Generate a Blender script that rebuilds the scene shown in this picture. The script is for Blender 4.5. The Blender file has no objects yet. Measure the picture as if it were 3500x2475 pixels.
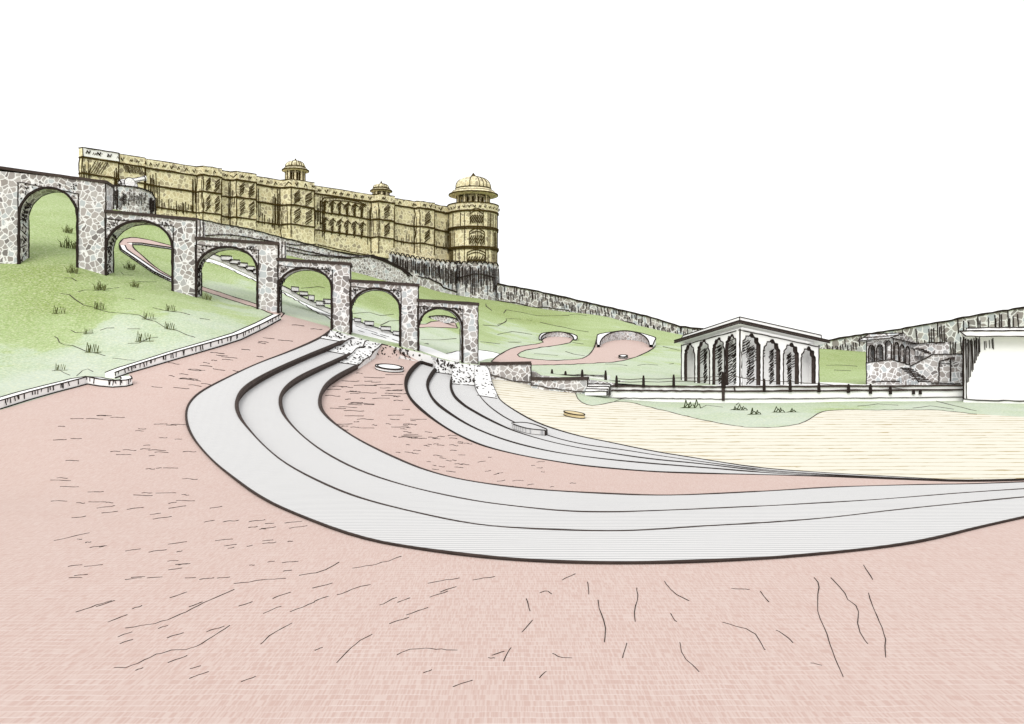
import bpy, math, random
import numpy as np
from mathutils import Vector
from mathutils.geometry import delaunay_2d_cdt
random.seed(7)
R = random.Random(11)
sc = bpy.context.scene
col = sc.collection
F, CU, CV, H = 3031.0, 1750.0, 1237.5, 4.0     # focal length and centre in survey pixels, eye height in metres

# ------------------------------------------------------------------ terrain
def zof(v, d): return H - (v - CV) / F * d
CT = []
def c(u, *vd):
    for v, d in vd: CT.append((u, d, zof(v, d)))
for u in (-1200, 0, 800, 1750, 2600, 3500, 4700):
    for d in (16, 20, 24, 28): CT.append((u, d, 0.0))
for d, z in ((40, 2), (66, 9), (100, 20), (150, 38), (260, 42)): CT.append((-1200, d, z))
c(170, (1500, 35), (1400, 41), (1340, 45), (1200, 54), (1050, 64), (920, 73), (800, 86), (700, 103))
dA = lambda u: 1 / (1 / 74.5 + (1 / 79 - 1 / 74.5) * (u - 265) / 1369)   # distance of the arcade's foot
c(362, (943, dA(362))); c(265, (912, dA(265))); c(480, (860, 90), (780, 103), (740, 109))
c(600, (1500, 37), (1400, 43), (1300, 49), (1150, 57), (1080, 62)); c(630, (1005, dA(630)))
c(790, (1040, 78.3), (960, 90), (880, 103), (840, 112)); c(915, (1060, dA(915)))
c(1040, (1095, 78), (1010, 93), (920, 113)); c(1165, (1133, dA(1165)))
c(1100, (1500, 40), (1400, 48), (1300, 56), (1200, 66))
c(1280, (1162, 79), (1080, 97), (990, 120)); c(1400, (1190, dA(1400)))
c(1500, (1215, 80), (1120, 105), (1060, 128)); c(1610, (1246, 79))
c(1600, (1500, 43), (1400, 54), (1300, 68))
c(1200, (934, 134)); c(1400, (995, 140)); c(1560, (1015, 188)); c(1460, (985, 180)); c(1703, (1028, 203), (1150, 130))
c(1815, (1050, 202)); c(1951, (1068, 200)); c(2100, (1088, 198)); c(2235, (1138, 196)); c(2343, (1150, 192))
c(268, (690, 138)); c(110, (612, 150)); c(-200, (600, 150)); c(681, (775, 150)); c(1100, (860, 172)); c(700, (830, 118)); c(1000, (880, 128))
c(1905, (1165, 135)); c(2135, (1195, 120)); c(1800, (1238, 92), (1100, 165)); c(2200, (1250, 95), (1120, 170))
c(2010, (1294, 76.2)); c(1900, (1288, 77)); c(1700, (1242, 79.6)); c(2500, (1318, 76), (1312, 88), (1262, 106)); c(2900, (1318, 77), (1305, 88), (1262, 105), (1222, 130))
c(3500, (1318, 78)); c(4700, (1310, 80)); c(2110, (1306, 77)); c(1800, (1262, 79.2))
c(3300, (1212, 130), (1185, 165)); c(4700, (1190, 160)); c(2600, (1190, 165))
for u, d, z in ((2343, 230, 8.5), (1951, 235, 14.5), (1700, 240, 17.5), (2600, 130, 6.5), (2600, 200, 8), (2600, 235, 8), (2900, 160, 6.8), (2900, 210, 7.5), (3300, 210, 8.5), (3700, 200, 9), (3700, 140, 7), (2450, 150, 6.5)): CT.append((u, d, z))
for u in (2200, 2800, 3500, 4700): c(u, (1512, 44), (1400, 58))
for u, z in ((-1200, 42), (0, 38), (268, 32), (1100, 27), (1560, 19), (1703, 18), (2343, 9), (2900, 8), (4700, 10)): CT.append((u, 270, z))
CT = np.array(CT)
KL = 1.7
def feat(u, d): return np.stack([np.asarray(u, float) / 1000.0, KL * np.log(np.asarray(d, float))], -1)
def kern(r2): return 0.5 * r2 * np.log(r2 + 1e-12)
P0 = feat(CT[:, 0], CT[:, 1]); n0 = len(P0)
r2 = ((P0[:, None] - P0[None]) ** 2).sum(-1)
A = np.zeros((n0 + 3, n0 + 3)); A[:n0, :n0] = kern(r2) + np.eye(n0) * 2e-3
A[:n0, n0] = 1; A[:n0, n0 + 1:] = P0; A[n0:, :n0] = A[:n0, n0:].T
WT = np.linalg.solve(A, np.concatenate([CT[:, 2], np.zeros(3)]))
def Zp(u, d):                                   # ground height at survey column u and distance d
    u = np.clip(np.asarray(u, float), -1200, 4700); d = np.asarray(d, float)
    q = feat(u, np.clip(d, 14, 270))
    rr = ((q[..., None, :] - P0) ** 2).sum(-1)
    z = kern(rr) @ WT[:n0] + WT[n0] + q @ WT[n0 + 1:]
    t = np.clip((d - 15) / 8, 0, 1); t = t * t * (3 - 2 * t)
    return z * t
YS = np.exp(np.linspace(math.log(4.5), math.log(330), 900))
_cache = {}
def hitd(u, v, off=0.0):
    key = round(float(u), 1)
    if key not in _cache: _cache[key] = Zp(np.full_like(YS, u), YS)
    diff = H - (v - CV) / F * YS - _cache[key] - off
    k = np.argmax(diff <= 0)
    if diff[k] > 0: k = int(np.argmin(diff)); return float(YS[k])
    if k == 0: return float(YS[0])
    t = diff[k - 1] / (diff[k - 1] - diff[k])
    return float(YS[k - 1] + t * (YS[k] - YS[k - 1]))
def at(u, v, d): return Vector(((u - CU) / F * d, d, H - (v - CV) / F * d))
def hit(u, v, off=0.0): return at(u, v, hitd(u, v, off))
def ground(u, d): return Vector(((u - CU) / F * d, d, float(Zp(u, d))))

# ------------------------------------------------------------------ materials
def lin(c):
    return tuple((x / 255 / 12.92 if x / 255 <= .04045 else ((x / 255 + .055) / 1.055) ** 2.4) for x in c)
GAIN = 1.46
def alb(c, g=None):
    return tuple(min(.86, x / (g or GAIN)) for x in lin(c)) + (1,)
class NT:
    def __init__(s, name, rough=.95):
        s.m = bpy.data.materials.new(name); s.m.use_nodes = True
        s.t = s.m.node_tree; s.b = s.t.nodes['Principled BSDF']
        s.b.inputs['Roughness'].default_value = rough
        s.b.inputs['Specular IOR Level'].default_value = .1
    def n(s, typ, **kw):
        o = s.t.nodes.new(typ)
        for k, v in kw.items():
            if k in o.inputs.keys() and not hasattr(o, k): o.inputs[k].default_value = v
            else: setattr(o, k, v)
        return o
    def l(s, a, b): s.t.links.new(a, b)
    def pos(s, scale=(1, 1, 1)):
        g = s.n('ShaderNodeNewGeometry'); mp = s.n('ShaderNodeMapping'); mp.inputs['Scale'].default_value = scale
        s.l(g.outputs['Position'], mp.inputs['Vector']); return mp.outputs['Vector']
    def noise(s, vec, scale, detail=3, rough=.6):
        o = s.n('ShaderNodeTexNoise'); o.inputs['Scale'].default_value = scale; o.inputs['Detail'].default_value = detail
        o.inputs['Roughness'].default_value = rough; s.l(vec, o.inputs['Vector']); return o.outputs['Fac']
    def ramp(s, fac, stops, interp='LINEAR'):
        o = s.n('ShaderNodeValToRGB'); cr = o.color_ramp; cr.interpolation = interp
        while len(cr.elements) < len(stops): cr.elements.new(.5)
        for e, (p, cc) in zip(cr.elements, stops):
            e.position = p; e.color = cc if not isinstance(cc, (int, float)) else (cc, cc, cc, 1)
        s.l(fac, o.inputs['Fac']); return o.outputs['Color']
    def mix(s, fac, a, b):
        o = s.n('ShaderNodeMix', data_type='RGBA')
        for i, x in ((0, fac), (6, a), (7, b)):
            if isinstance(x, (int, float, tuple)): o.inputs[i].default_value = x
            else: s.l(x, o.inputs[i])
        return o.outputs[2]
    def math(s, op, a, b=0.0):
        o = s.n('ShaderNodeMath', operation=op)
        for i, x in enumerate((a, b)):
            if isinstance(x, (int, float)): o.inputs[i].default_value = x
            else: s.l(x, o.inputs[i])
        return o.outputs[0]
    def out(s, c):
        if isinstance(c, tuple): s.b.inputs['Base Color'].default_value = c
        else: s.l(c, s.b.inputs['Base Color'])
        return s.m
def plain(name, c, var=.06, scale=1.5, rough=.95):
    t = NT(name, rough); v = t.pos(); f = t.noise(v, scale, 5)
    a = alb(c); lo = tuple(x * (1 - var) for x in a[:3]) + (1,); hi = tuple(min(.88, x * (1 + var)) for x in a[:3]) + (1,)
    return t.out(t.ramp(f, [(.3, lo), (.7, hi)]))
def stone(name, cell, cols, joint, jw=.07, g=1.08):
    t = NT(name); v = t.pos()
    wob = t.n('ShaderNodeTexNoise'); wob.inputs['Scale'].default_value = 1.2 / cell; t.l(v, wob.inputs['Vector'])
    vm = t.n('ShaderNodeVectorMath', operation='MULTIPLY_ADD'); t.l(wob.outputs['Color'], vm.inputs[0])
    vm.inputs[1].default_value = (cell * .35,) * 3; t.l(v, vm.inputs[2]); v = vm.outputs[0]
    e = t.n('ShaderNodeTexVoronoi', feature='DISTANCE_TO_EDGE'); e.inputs['Scale'].default_value = 1 / cell; t.l(v, e.inputs['Vector'])
    k = t.n('ShaderNodeTexVoronoi', feature='F1'); k.inputs['Scale'].default_value = 1 / cell; t.l(v, k.inputs['Vector'])
    sep = t.n('ShaderNodeSeparateColor'); t.l(k.outputs['Color'], sep.inputs[0])
    cc = t.ramp(sep.outputs[0], [(i / len(cols), alb(x, g)) for i, x in enumerate(cols)], 'CONSTANT')
    fine = t.noise(t.pos(), 6, 4)
    cc = t.mix(t.math('MULTIPLY', fine, .25), cc, alb((150, 146, 142), g))
    j = t.ramp(e.outputs['Distance'], [(jw * .6, 1.0), (jw * 1.5, 0.0)])
    return t.out(t.mix(j, cc, alb(joint, g)))
M = {}
M['ink'] = plain('ink', (52, 44, 40), .25, 8)
M['brown_ink'] = plain('brown_ink', (74, 60, 24), .25, 8)
M['thin_ink'] = plain('thin_ink', (84, 76, 70), .2, 6)
M['white'] = plain('white_plaster', (255, 255, 254), .02, 1.2)
for e_ in M['white'].node_tree.nodes['Color Ramp'].color_ramp.elements: e_.color = (.85, .85, .845, 1)
M['stone'] = stone('grey_rubble_stone', .46, [(182, 176, 173), (168, 161, 157), (196, 196, 197), (206, 213, 216), (176, 170, 168), (200, 196, 193), (132, 127, 126), (190, 184, 181)], (252, 252, 252), .062, 1.3)
M['far_stone'] = stone('far_grey_stone', 1.05, [(182, 176, 173), (160, 153, 150), (196, 196, 197), (200, 206, 212), (150, 146, 144), (188, 182, 180)], (246, 246, 246), .055, 1.25)
M['gold'] = stone('yellow_sandstone', .78, [(226, 212, 170), (208, 197, 157), (186, 175, 142), (228, 218, 176), (172, 161, 134), (214, 203, 162)], (244, 237, 202), .07, 1.13)
def paving():                                     # rows of upright setts with ragged pale joints
    t = NT('pink_paving'); g = t.n('ShaderNodeNewGeometry'); p = g.outputs['Position']
    s = t.n('ShaderNodeSeparateXYZ'); t.l(p, s.inputs[0])
    wob = t.noise(t.pos((.9, .9, .9)), 1.5, 3)
    row = t.math('DIVIDE', t.math('ADD', s.outputs['Y'], t.math('MULTIPLY', wob, .13)), .17)
    m = t.ramp(t.math('FRACT', row), [(0, 1.0), (.10, .9), (.2, 0.0), (1, 0.0)])
    cx = t.n('ShaderNodeCombineXYZ'); t.l(t.math('MULTIPLY', s.outputs['X'], 38.0), cx.inputs[0]); t.l(t.math('MULTIPLY', t.math('FLOOR', row), 7.3), cx.inputs[1])
    st = t.ramp(t.noise(cx.outputs[0], 1.0, 1, .5), [(.4, 0.0), (.6, 1.0)])
    brk = t.noise(t.pos((1, 1, 1)), .8, 4)
    c0 = t.mix(t.math('MULTIPLY', st, .42), alb((217, 187, 177)), alb((245, 231, 224)))
    c1 = t.mix(t.math('MULTIPLY', m, t.ramp(brk, [(.35, .15), (.65, .6)])), c0, alb((250, 238, 233)))
    big = t.noise(p, .35, 4)
    return t.out(t.mix(t.math('MULTIPLY', big, .2), c1, alb((225, 204, 194))))
M['paving'] = paving()
def lines(name, base, line, spacing, width, wob=.25):
    t = NT(name); g = t.n('ShaderNodeNewGeometry')
    s = t.n('ShaderNodeSeparateXYZ'); t.l(g.outputs['Position'], s.inputs[0])
    nz = t.noise(t.pos((.25, 1.0, 1.0)), 1.6, 3)
    y = t.math('ADD', s.outputs['Y'], t.math('MULTIPLY', nz, wob))
    fr = t.math('FRACT', t.math('DIVIDE', y, spacing))
    m = t.ramp(fr, [(0, 1.0), (width * .6, 1.0), (width * 1.3, 0.0), (1, 0.0)])
    big = t.noise(g.outputs['Position'], .2, 3)
    c0 = t.mix(big, alb(base), alb(tuple(x - 5 for x in base)))
    return t.out(t.mix(m, c0, alb(line)))
M['step'] = lines('pale_step_stone', (240, 239, 238), (186, 186, 188), .22, .25, .1)
M['sand'] = lines('raked_sand', (252, 247, 231), (194, 174, 128), 1.2, .13, 1.0)
def grass():
    t = NT('grass'); v = t.pos()
    at_ = t.n('ShaderNodeAttribute'); at_.attribute_name = 'tone'
    big = t.noise(v, .16, 6, .65); f = t.math('ADD', at_.outputs['Fac'], t.math('MULTIPLY', t.math('SUBTRACT', big, .5), 1.0))
    base = t.ramp(f, [(.08, alb((219, 230, 212))), (.33, alb((209, 226, 193))), (.40, alb((197, 217, 160))), (.68, alb((186, 208, 142))), (.95, alb((170, 190, 116)))])
    sp = t.ramp(t.noise(v, 7.5, 2, .7), [(.45, 0.0), (.57, 1.0)])
    lo = t.math('ADD', t.math('MULTIPLY', f, .62), .14)
    sp2 = t.ramp(t.noise(v, 5.3, 2, .7), [(.5, 0.0), (.64, 1.0)])
    c1 = t.mix(t.math('MULTIPLY', sp, lo), base, alb((128, 146, 84)))
    return t.out(t.mix(t.math('MULTIPLY', sp2, .45), c1, alb((246, 247, 214))))
M['grass'] = grass()
def speckle():
    t = NT('speckled_concrete'); v = t.pos()
    k = t.n('ShaderNodeTexVoronoi', feature='F1'); k.inputs['Scale'].default_value = 2.3; t.l(v, k.inputs['Vector'])
    return t.out(t.mix(t.ramp(k.outputs['Distance'], [(.2, 1.0), (.3, 0.0)]), (.72, .72, .715, 1), alb((60, 54, 50))))
M['speckle'] = speckle()
M['blade'] = plain('dry_blade', (112, 118, 72), .2, 8)
M['shrub'] = plain('dark_shrub', (70, 78, 48), .2, 8)
M['tan'] = plain('tan_stone', (238, 218, 172), .05, 2)
M['dark'] = plain('dark_stone_edge_and_shade', (78, 68, 64), .25, 3)

# ------------------------------------------------------------------ mesh collector
class MB:
    def __init__(s): s.v = []; s.f = []; s.m = []; s.mats = []
    def mi(s, m):
        if m not in s.mats: s.mats.append(m)
        return s.mats.index(m)
    def add(s, vs, fs, m):
        o = len(s.v); k = s.mi(m); s.v += [tuple(x) for x in vs]
        for f in fs: s.f.append(tuple(i + o for i in f)); s.m.append(k)
    def prism(s, poly, back, m, side=None):     # closed outline pushed along a vector
        n = len(poly); b = Vector(back)
        s.add(list(poly) + [Vector(p) + b for p in poly], [tuple(range(n)), tuple(range(2 * n - 1, n - 1, -1))], m)
        s.add(list(poly) + [Vector(p) + b for p in poly], [(i, i + n, (i + 1) % n + n, (i + 1) % n) for i in range(n)], side or m)
    def tube(s, pts, r, m, sides=4, closed=False):
        pts = [Vector(p) for p in pts]; n = len(pts)
        if n < 2: return
        rs = r if isinstance(r, (list, tuple)) else [r] * n
        vs = []
        for i, p in enumerate(pts):
            a = pts[(i - 1) % n] if closed or i > 0 else p; b = pts[(i + 1) % n] if closed or i < n - 1 else p
            t = b - a
            if t.length < 1e-9: t = Vector((1, 0, 0))
            t.normalize(); up = Vector((0, 0, 1)) if abs(t.z) < .9 else Vector((0, 1, 0))
            x = t.cross(up).normalized(); y = t.cross(x)
            for k in range(sides):
                an = 2 * math.pi * (k + .5) / sides; vs.append(p + (x * math.cos(an) + y * math.sin(an)) * rs[i])
        fs = []
        for i in range(n if closed else n - 1):
            j = (i + 1) % n
            for k in range(sides): fs.append((i * sides + k, i * sides + (k + 1) % sides, j * sides + (k + 1) % sides, j * sides + k))
        if not closed: fs += [tuple(range(sides))[::-1], tuple(range((n - 1) * sides, n * sides))]
        s.add(vs, fs, m)
    def lathe(s, cx, cy, prof, m, n=32, a0=0, a1=2 * math.pi):
        full = abs(a1 - a0 - 2 * math.pi) < 1e-6; k = n if full else n + 1; vs = []
        for r, z in prof:
            for i in range(k):
                a = a0 + (a1 - a0) * i / n; vs.append((cx + r * math.cos(a), cy + r * math.sin(a), z))
        fs = []
        for j in range(len(prof) - 1):
            for i in range(n):
                i2 = (i + 1) % k; fs.append((j * k + i, j * k + i2, (j + 1) * k + i2, (j + 1) * k + i))
        s.add(vs, fs, m)
    def build(s, name, parent=None, smooth=False):
        me = bpy.data.meshes.new(name); o = bpy.data.objects.new(name, me); col.objects.link(o)
        off = Vector((0, 0, 0))
        if parent is not None:
            o.parent = parent; q = parent
            while q is not None: off += q.location; q = q.parent
        me.from_pydata([tuple(Vector(p) - off) for p in s.v], [], s.f)
        for m in s.mats: me.materials.append(M[m])
        me.polygons.foreach_set('material_index', s.m)
        if smooth: me.polygons.foreach_set('use_smooth', [True] * len(s.f))
        me.update(); return o
def tag(o, label=None, cat=None, group=None, kind=None):
    for k, v in (('label', label), ('category', cat), ('group', group), ('kind', kind)):
        if v: o[k] = v
    return o
def thing(name, loc, label, cat, group=None):
    o = bpy.data.objects.new(name, None); col.objects.link(o); o.location = loc; o.empty_display_size = .5
    return tag(o, label, cat, group)

class Plane:                                     # a vertical plane standing on the survey line (u0,d0)-(u1,d1)
    def __init__(s, u0, d0, u1, d1):
        s.u0, s.i0, s.u1, s.i1 = u0, 1 / d0, u1, 1 / d1
        a, b = at(u0, CV, d0), at(u1, CV, d1); t = (b - a).normalized(); s.t = t
        s.n = Vector((t.y, -t.x, 0))
        if s.n.y > 0: s.n = -s.n
    def d(s, u): return 1 / (s.i0 + (s.i1 - s.i0) * (u - s.u0) / (s.u1 - s.u0))
    def p(s, u, v, off=0.0): return at(u, v, s.d(u)) + s.n * off
def lerp(pts, u):
    if u <= pts[0][0]: return pts[0][1]
    for (a, va), (b, vb) in zip(pts, pts[1:]):
        if u <= b: return va + (vb - va) * (u - a) / (b - a)
    return pts[-1][1]
def resample(pts, step, closed=False):
    out = []; q = list(pts) + ([pts[0]] if closed else [])
    for (a, b), (c_, d_) in zip(q, q[1:]):
        n = max(1, int(math.hypot(c_ - a, d_ - b) / step))
        out += [(a + (c_ - a) * i / n, b + (d_ - b) * i / n) for i in range(n)]
    return out + ([] if closed else [q[-1]])
def smooth_line(pts, it=2):
    for _ in range(it):
        o = [pts[0]]
        for a, b in zip(pts, pts[1:]):
            o += [(.75 * a[0] + .25 * b[0], .75 * a[1] + .25 * b[1]), (.25 * a[0] + .75 * b[0], .25 * a[1] + .75 * b[1])]
        pts = o + [pts[-1]]
    return pts
def jit(pts, j): return [(u + R.uniform(-j, j), v + R.uniform(-j, j)) for u, v in pts]
def pstroke(mb, P, pts, w, off=.04, j=.8, m='ink', step=18, closed=False):
    q = jit(resample(pts, step, closed), j)
    mb.tube([P.p(u, v, off) for u, v in q], [max(.012, w * .5 * P.d(u) / F * R.uniform(.75, 1.15)) for u, v in q], m, 4, closed)
def gstroke(mb, pts, w, lev=0.0, j=1.0, m='thin_ink', step=25, lift=.0):
    q = jit(resample(pts, step), j); ps = []; rs = []
    for u, v in q:
        d = hitd(u, v, lev); ps.append(at(u, v, d) + Vector((0, 0, lift))); rs.append(max(.006, w * .5 * d / F * R.uniform(.7, 1.2)))
    mb.tube(ps, rs, m, 4)
def hatch(mb, P, u0, u1, vf0, vf1, n, w=3, slant=0, off=.05, m='ink', drop=.0):  # pen hatching: shade drawn on the surface as thin dark strips
    for i in range(n):
        u = u0 + (u1 - u0) * (i + R.uniform(.2, .8)) / n
        a, b = vf0(u), vf1(u)
        a2 = a + (b - a) * R.uniform(0, drop); b2 = b - (b - a) * R.uniform(0, drop)
        pstroke(mb, P, [(u, a2), (u + slant, b2)], w, off, .8, m, 30)

# ------------------------------------------------------------------ ground zones
LV = dict(grass=0, apron=0, plaza=0, path=0, s1=.05, s2=-.25, s3=-.53, floor=-.81, s4=-.93, s5=-1.05, s6=-1.15, s7=-1.17, field=-1.2, mound=-1.2)
C = {}
C[0] = [(1134,1128),(1096,1158),(988,1205),(876,1246),(772,1296),(686,1341),(647,1378),(634,1416),(641,1464),(669,1515),(729,1582),(798,1638),(876,1696),(971,1747),(1220,1844),(1450,1885),(1677,1913),(1900,1927),(2134,1931),(2380,1926),(2600,1915),(2722,1906),(2914,1888),(3105,1864),(3227,1838),(3340,1808),(3600,1750),(4690,1640)]
C[1] = [(1210,1152),(1165,1171),(1052,1214),(945,1261),(867,1304),(824,1339),(807,1377),(811,1408),(828,1442),(902,1526),(988,1595),(1134,1668),(1246,1709),(1400,1748),(1600,1791),(1785,1808),(2062,1817),(2228,1812),(2400,1799),(2600,1789),(2823,1772),(3053,1744),(3311,1718),(3600,1690),(4690,1625)]
C[2] = [(1262,1160),(1240,1190),(1182,1216),(1074,1265),(1014,1296),(975,1326),(958,1356),(958,1390),(975,1429),(1031,1490),(1117,1554),(1238,1615),(1400,1666),(1600,1710),(1766,1732),(1933,1749),(2080,1752),(2228,1747),(2400,1740),(2600,1731),(2914,1714),(3081,1702),(3339,1681),(3700,1660),(4690,1612)]
C[3] = [(1326,1172),(1292,1207),(1223,1250),(1160,1283),(1117,1313),(1096,1347),(1091,1382),(1104,1412),(1147,1453),(1238,1513),(1400,1589),(1500,1622),(1600,1645),(1785,1671),(2006,1686),(2228,1695),(2400,1691),(2600,1681),(2872,1664),(3150,1657),(3339,1655),(3700,1640),(4690,1600)]
C[4] = [(1478,1196),(1446,1231),(1416,1254),(1391,1288),(1385,1322),(1397,1356),(1425,1390),(1480,1435),(1540,1474),(1600,1505),(1667,1531),(1785,1559),(1933,1584),(2025,1597),(2228,1614),(2400,1620),(2600,1623),(2806,1629),(3077,1640),(3339,1650),(3700,1634),(4690,1592)]
C[5] = [(1536,1216),(1499,1251),(1474,1282),(1459,1313),(1465,1340),(1483,1371),(1514,1400),(1600,1455),(1692,1494),(1785,1523),(1914,1551),(2139,1579),(2400,1599),(2600,1616),(2806,1626),(3077,1638),(3339,1649),(3700,1632),(4690,1590)]
C[6] = [(1580,1244),(1560,1265),(1548,1285),(1540,1310),(1542,1334),(1557,1362),(1585,1386),(1606,1400),(1674,1438),(1766,1479),(1914,1520),(2080,1549),(2228,1571),(2400,1586),(2600,1611),(2806,1623),(3077,1636),(3339,1648),(3700,1631),(4690,1588)]
C[7] = [(1634,1258),(1622,1290),(1622,1325),(1644,1361),(1681,1398),(1748,1442),(1870,1490),(1988,1520),(2117,1536),(2265,1560),(2400,1579),(2600,1607),(2806,1621),(3077,1634),(3339,1647),(3700,1630),(4690,1586)]
C[8] = [(1650,1262),(1668,1300),(1700,1361),(1748,1398),(1840,1450),(1970,1490),(2073,1510),(2228,1543),(2400,1570),(2600,1602),(2844,1618),(3077,1631),(3335,1645),(3700,1628),(4690,1584)]
UP = [0, .05, -.25, -.53, -.81, -.93, -1.05, -1.15, -1.17]
BK = [(1120,76.4),(1165,76.6),(1330,77.1),(1450,77.5),(1560,77.9),(1640,78.4),(1700,78.8),(1830,78.6),(1850,76.4),(2010,75.8),(2100,75.4),(2472,73),(2850,75.5),(3300,77.4),(4690,78)]
def polar(u, d): return (u / 40.0, math.log(d) * 26.0)
SU, SL = 40.0, 26.0
def curve_polar(pts, lev, step=22, clip=False):
    return [polar(u, min(hitd(u, v, lev), lerp(BK, u) - .15 if clip else 999)) for u, v in resample(pts, step)]
ZP = []        # (zone, polygon)
def bk_range(u0): return [polar(u0, lerp(BK, u0))] + [polar(u, d) for u, d in BK if u > u0 + 5]
CP = {}
for i in range(9):
    pts = smooth_line(C[i], 2); cp = curve_polar(pts, UP[i], 22, True); CP[i] = cp
    back = [p for p in bk_range(C[i][0][0])][::-1]
    if i == 0: ZP.append(('s1', cp + [polar(4690, 60)] + back))
    else: ZP.append((['s1', 's2', 's3', 'floor', 's4', 's5', 's6', 's7', 'field'][i], cp + back))
kerb_px = [(-1180,1590),(-500,1490),(0,1402),(196,1343),(298,1314),(384,1325),(452,1318),(439,1277),(750,1186),(823,1162),(962,1091)]
plaza_poly = curve_polar(kerb_px + [(952,1070),(968,1074),(1122,1116),(1134,1128)], 0) + CP[0] + [polar(4690, 4.6), polar(-1190, 4.6)]
z1 = lambda L: [(150 + .3695 * x, 450 + .3695 * y) for x, y in L]
hair = smooth_line(z1([(1300,1095),(1180,1056),(1010,1010),(880,985),(780,980),(720,1000),(690,1050),(710,1105),(800,1165),(900,1235),(1000,1305),(1170,1390)]), 1) + [(700,997),(800,1030),(872,1051),(960,1085),(972,1072),(879,1041),(790,1012),(698,982)] + smooth_line(z1([(1180,1345),(1100,1300),(1000,1230),(900,1140),(830,1080),(815,1045),(840,1030),(900,1032),(1000,1048),(1180,1078),(1300,1110)]), 1)
z17 = lambda L: [(1700 + .3387 * x, 950 + .3387 * y) for x, y in L]
pathA = z17([(-60,845),(0,790),(60,752),(160,705),(300,680),(470,658),(440,625),(520,590),(620,575),(720,590),(775,610),(745,650),(690,668),(560,690),(400,708),(250,740),(188,792),(350,822),(560,835),(720,830),(840,818),(905,795),(960,740),(985,680),(1000,610),(1060,582),(1150,574),(1350,590),(1520,625),(1600,675),(1565,728),(1400,800),(1220,848),(1000,862),(700,876),(350,884),(200,870)])
pathB = [(1200 + .3079 * x, 900 + .3079 * y) for x, y in [(740,680),(830,675),(890,650),(1000,640),(1150,650),(1180,720),(1060,718),(880,708),(750,715)]]
mound = [(1964,1338),(1978,1370),(2015,1389),(2056,1382),(2106,1373),(2157,1375),(2228,1394),(2306,1412),(2342,1422),(2435,1443),(2527,1459),(2604,1462),(2681,1460),(2743,1446),(2773,1431),(2800,1410),(2836,1403),(2898,1400),(3015,1403),(3120,1400),(3230,1403),(3338,1417),(3800,1440),(4690,1460)]
mound_c = curve_polar(smooth_line(mound, 1), LV['field'])
ST_TOP = [(690, 858), (727, 868), (760, 880), (800, 900), (840, 918), (882, 940), (930, 962), (970, 978), (995, 990), (1030, 1012), (1070, 1030), (1134, 1058), (1206, 1092), (1260, 1112), (1320, 1128), (1380, 1150), (1430, 1178), (1470, 1188), (1520, 1208), (1570, 1226)]
ST_LOW = [(690, 890), (760, 910), (860, 955), (960, 1000), (1010, 1025), (1070, 1062), (1134, 1092), (1200, 1136), (1300, 1160), (1380, 1178), (1430, 1196), (1500, 1222), (1570, 1240)]
ZALL = [('apron', [polar(u, hitd(u, v)) for u, v in ST_TOP + ST_LOW[::-1]]), ('plaza', plaza_poly), ('path', [polar(u, hitd(u, v)) for u, v in resample(hair, 15)]), ('path', [polar(u, hitd(u, v)) for u, v in resample(smooth_line(pathA, 1), 12)]), ('path', [polar(u, hitd(u, v)) for u, v in pathB]), ('apron', [polar(u, hitd(u, v)) for u, v in [(1526,1209),(1560,1201),(1636,1197),(1680,1203),(1712,1211),(1690,1222),(1640,1235),(1575,1234)]])] + ZP
MOUND = mound_c + [polar(4690, 90), polar(1964, 90)]
RUB = {'s1': ((1086,1156),(1172,1170)), 's2': ((1108,1200),(1186,1213)), 's3': ((1145,1239),(1228,1249)), 'floor': ((1285,1224),(1468,1240)), 's4': ((1440,1233),(1502,1243)), 's5': ((1485,1273),(1555,1283)), 's6': ((1545,1313),(1624,1319)), 's7': ((1630,1352),(1700,1363))}
vc = []; ed = []
def chain(ps, closed):
    o = len(vc); vc.extend(Vector(p) for p in ps)
    for i in range(len(ps) - (0 if closed else 1)): ed.append((o + i, o + (i + 1) % len(ps)))
for z, p in ZALL: chain(p, True)
chain(mound_c, False)
RP = {}
for z, (a, b) in RUB.items():
    RP[z] = curve_polar([a, b], LV[z], 12); chain(RP[z], False)
for u in np.arange(-1195, 4700, 42):
    for l in np.linspace(math.log(4.5), math.log(270), 150):
        vc.append(Vector((u / SU + R.uniform(-.1, .1), l * SL + (R.uniform(-.06, .06) if l < 5.58 else 0))))
ov, oe, of, _, _, _ = delaunay_2d_cdt(vc, ed, [], 0, 1e-4)
V2 = np.array([(p.x, p.y) for p in ov]); T = np.array(of); ue = V2[T][:, :, 0]; T = T[(ue.max(1) - ue.min(1)) < 6]; CE = V2[T].mean(1)
def inside(poly, pts):
    q = np.array(poly); x, y = pts[:, 0], pts[:, 1]; r = np.zeros(len(pts), bool); j = len(q) - 1
    for i in range(len(q)):
        with np.errstate(divide='ignore', invalid='ignore'):
            k = ((q[i, 1] > y) != (q[j, 1] > y)) & (x < (q[j, 0] - q[i, 0]) * (y - q[i, 1]) / (q[j, 1] - q[i, 1]) + q[i, 0])
        r ^= k; j = i
    return r
zone = np.array(['grass'] * len(T), dtype=object)
for z, p in ZALL: zone[inside(p, CE)] = z
zone[inside(MOUND, CE) & (zone == 'field')] = 'mound'
level = np.array([LV[z] for z in zone])
for z, lp in RP.items():
    a, b = lp[0], lp[-1]; ln = a[1] + (b[1] - a[1]) * (CE[:, 0] - a[0]) / (b[0] - a[0])
    zone[(zone == z) & (CE[:, 1] > ln) & (CE[:, 0] > a[0] - 2) & (CE[:, 0] < b[0] + 8)] = 'bank_' + z
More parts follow.
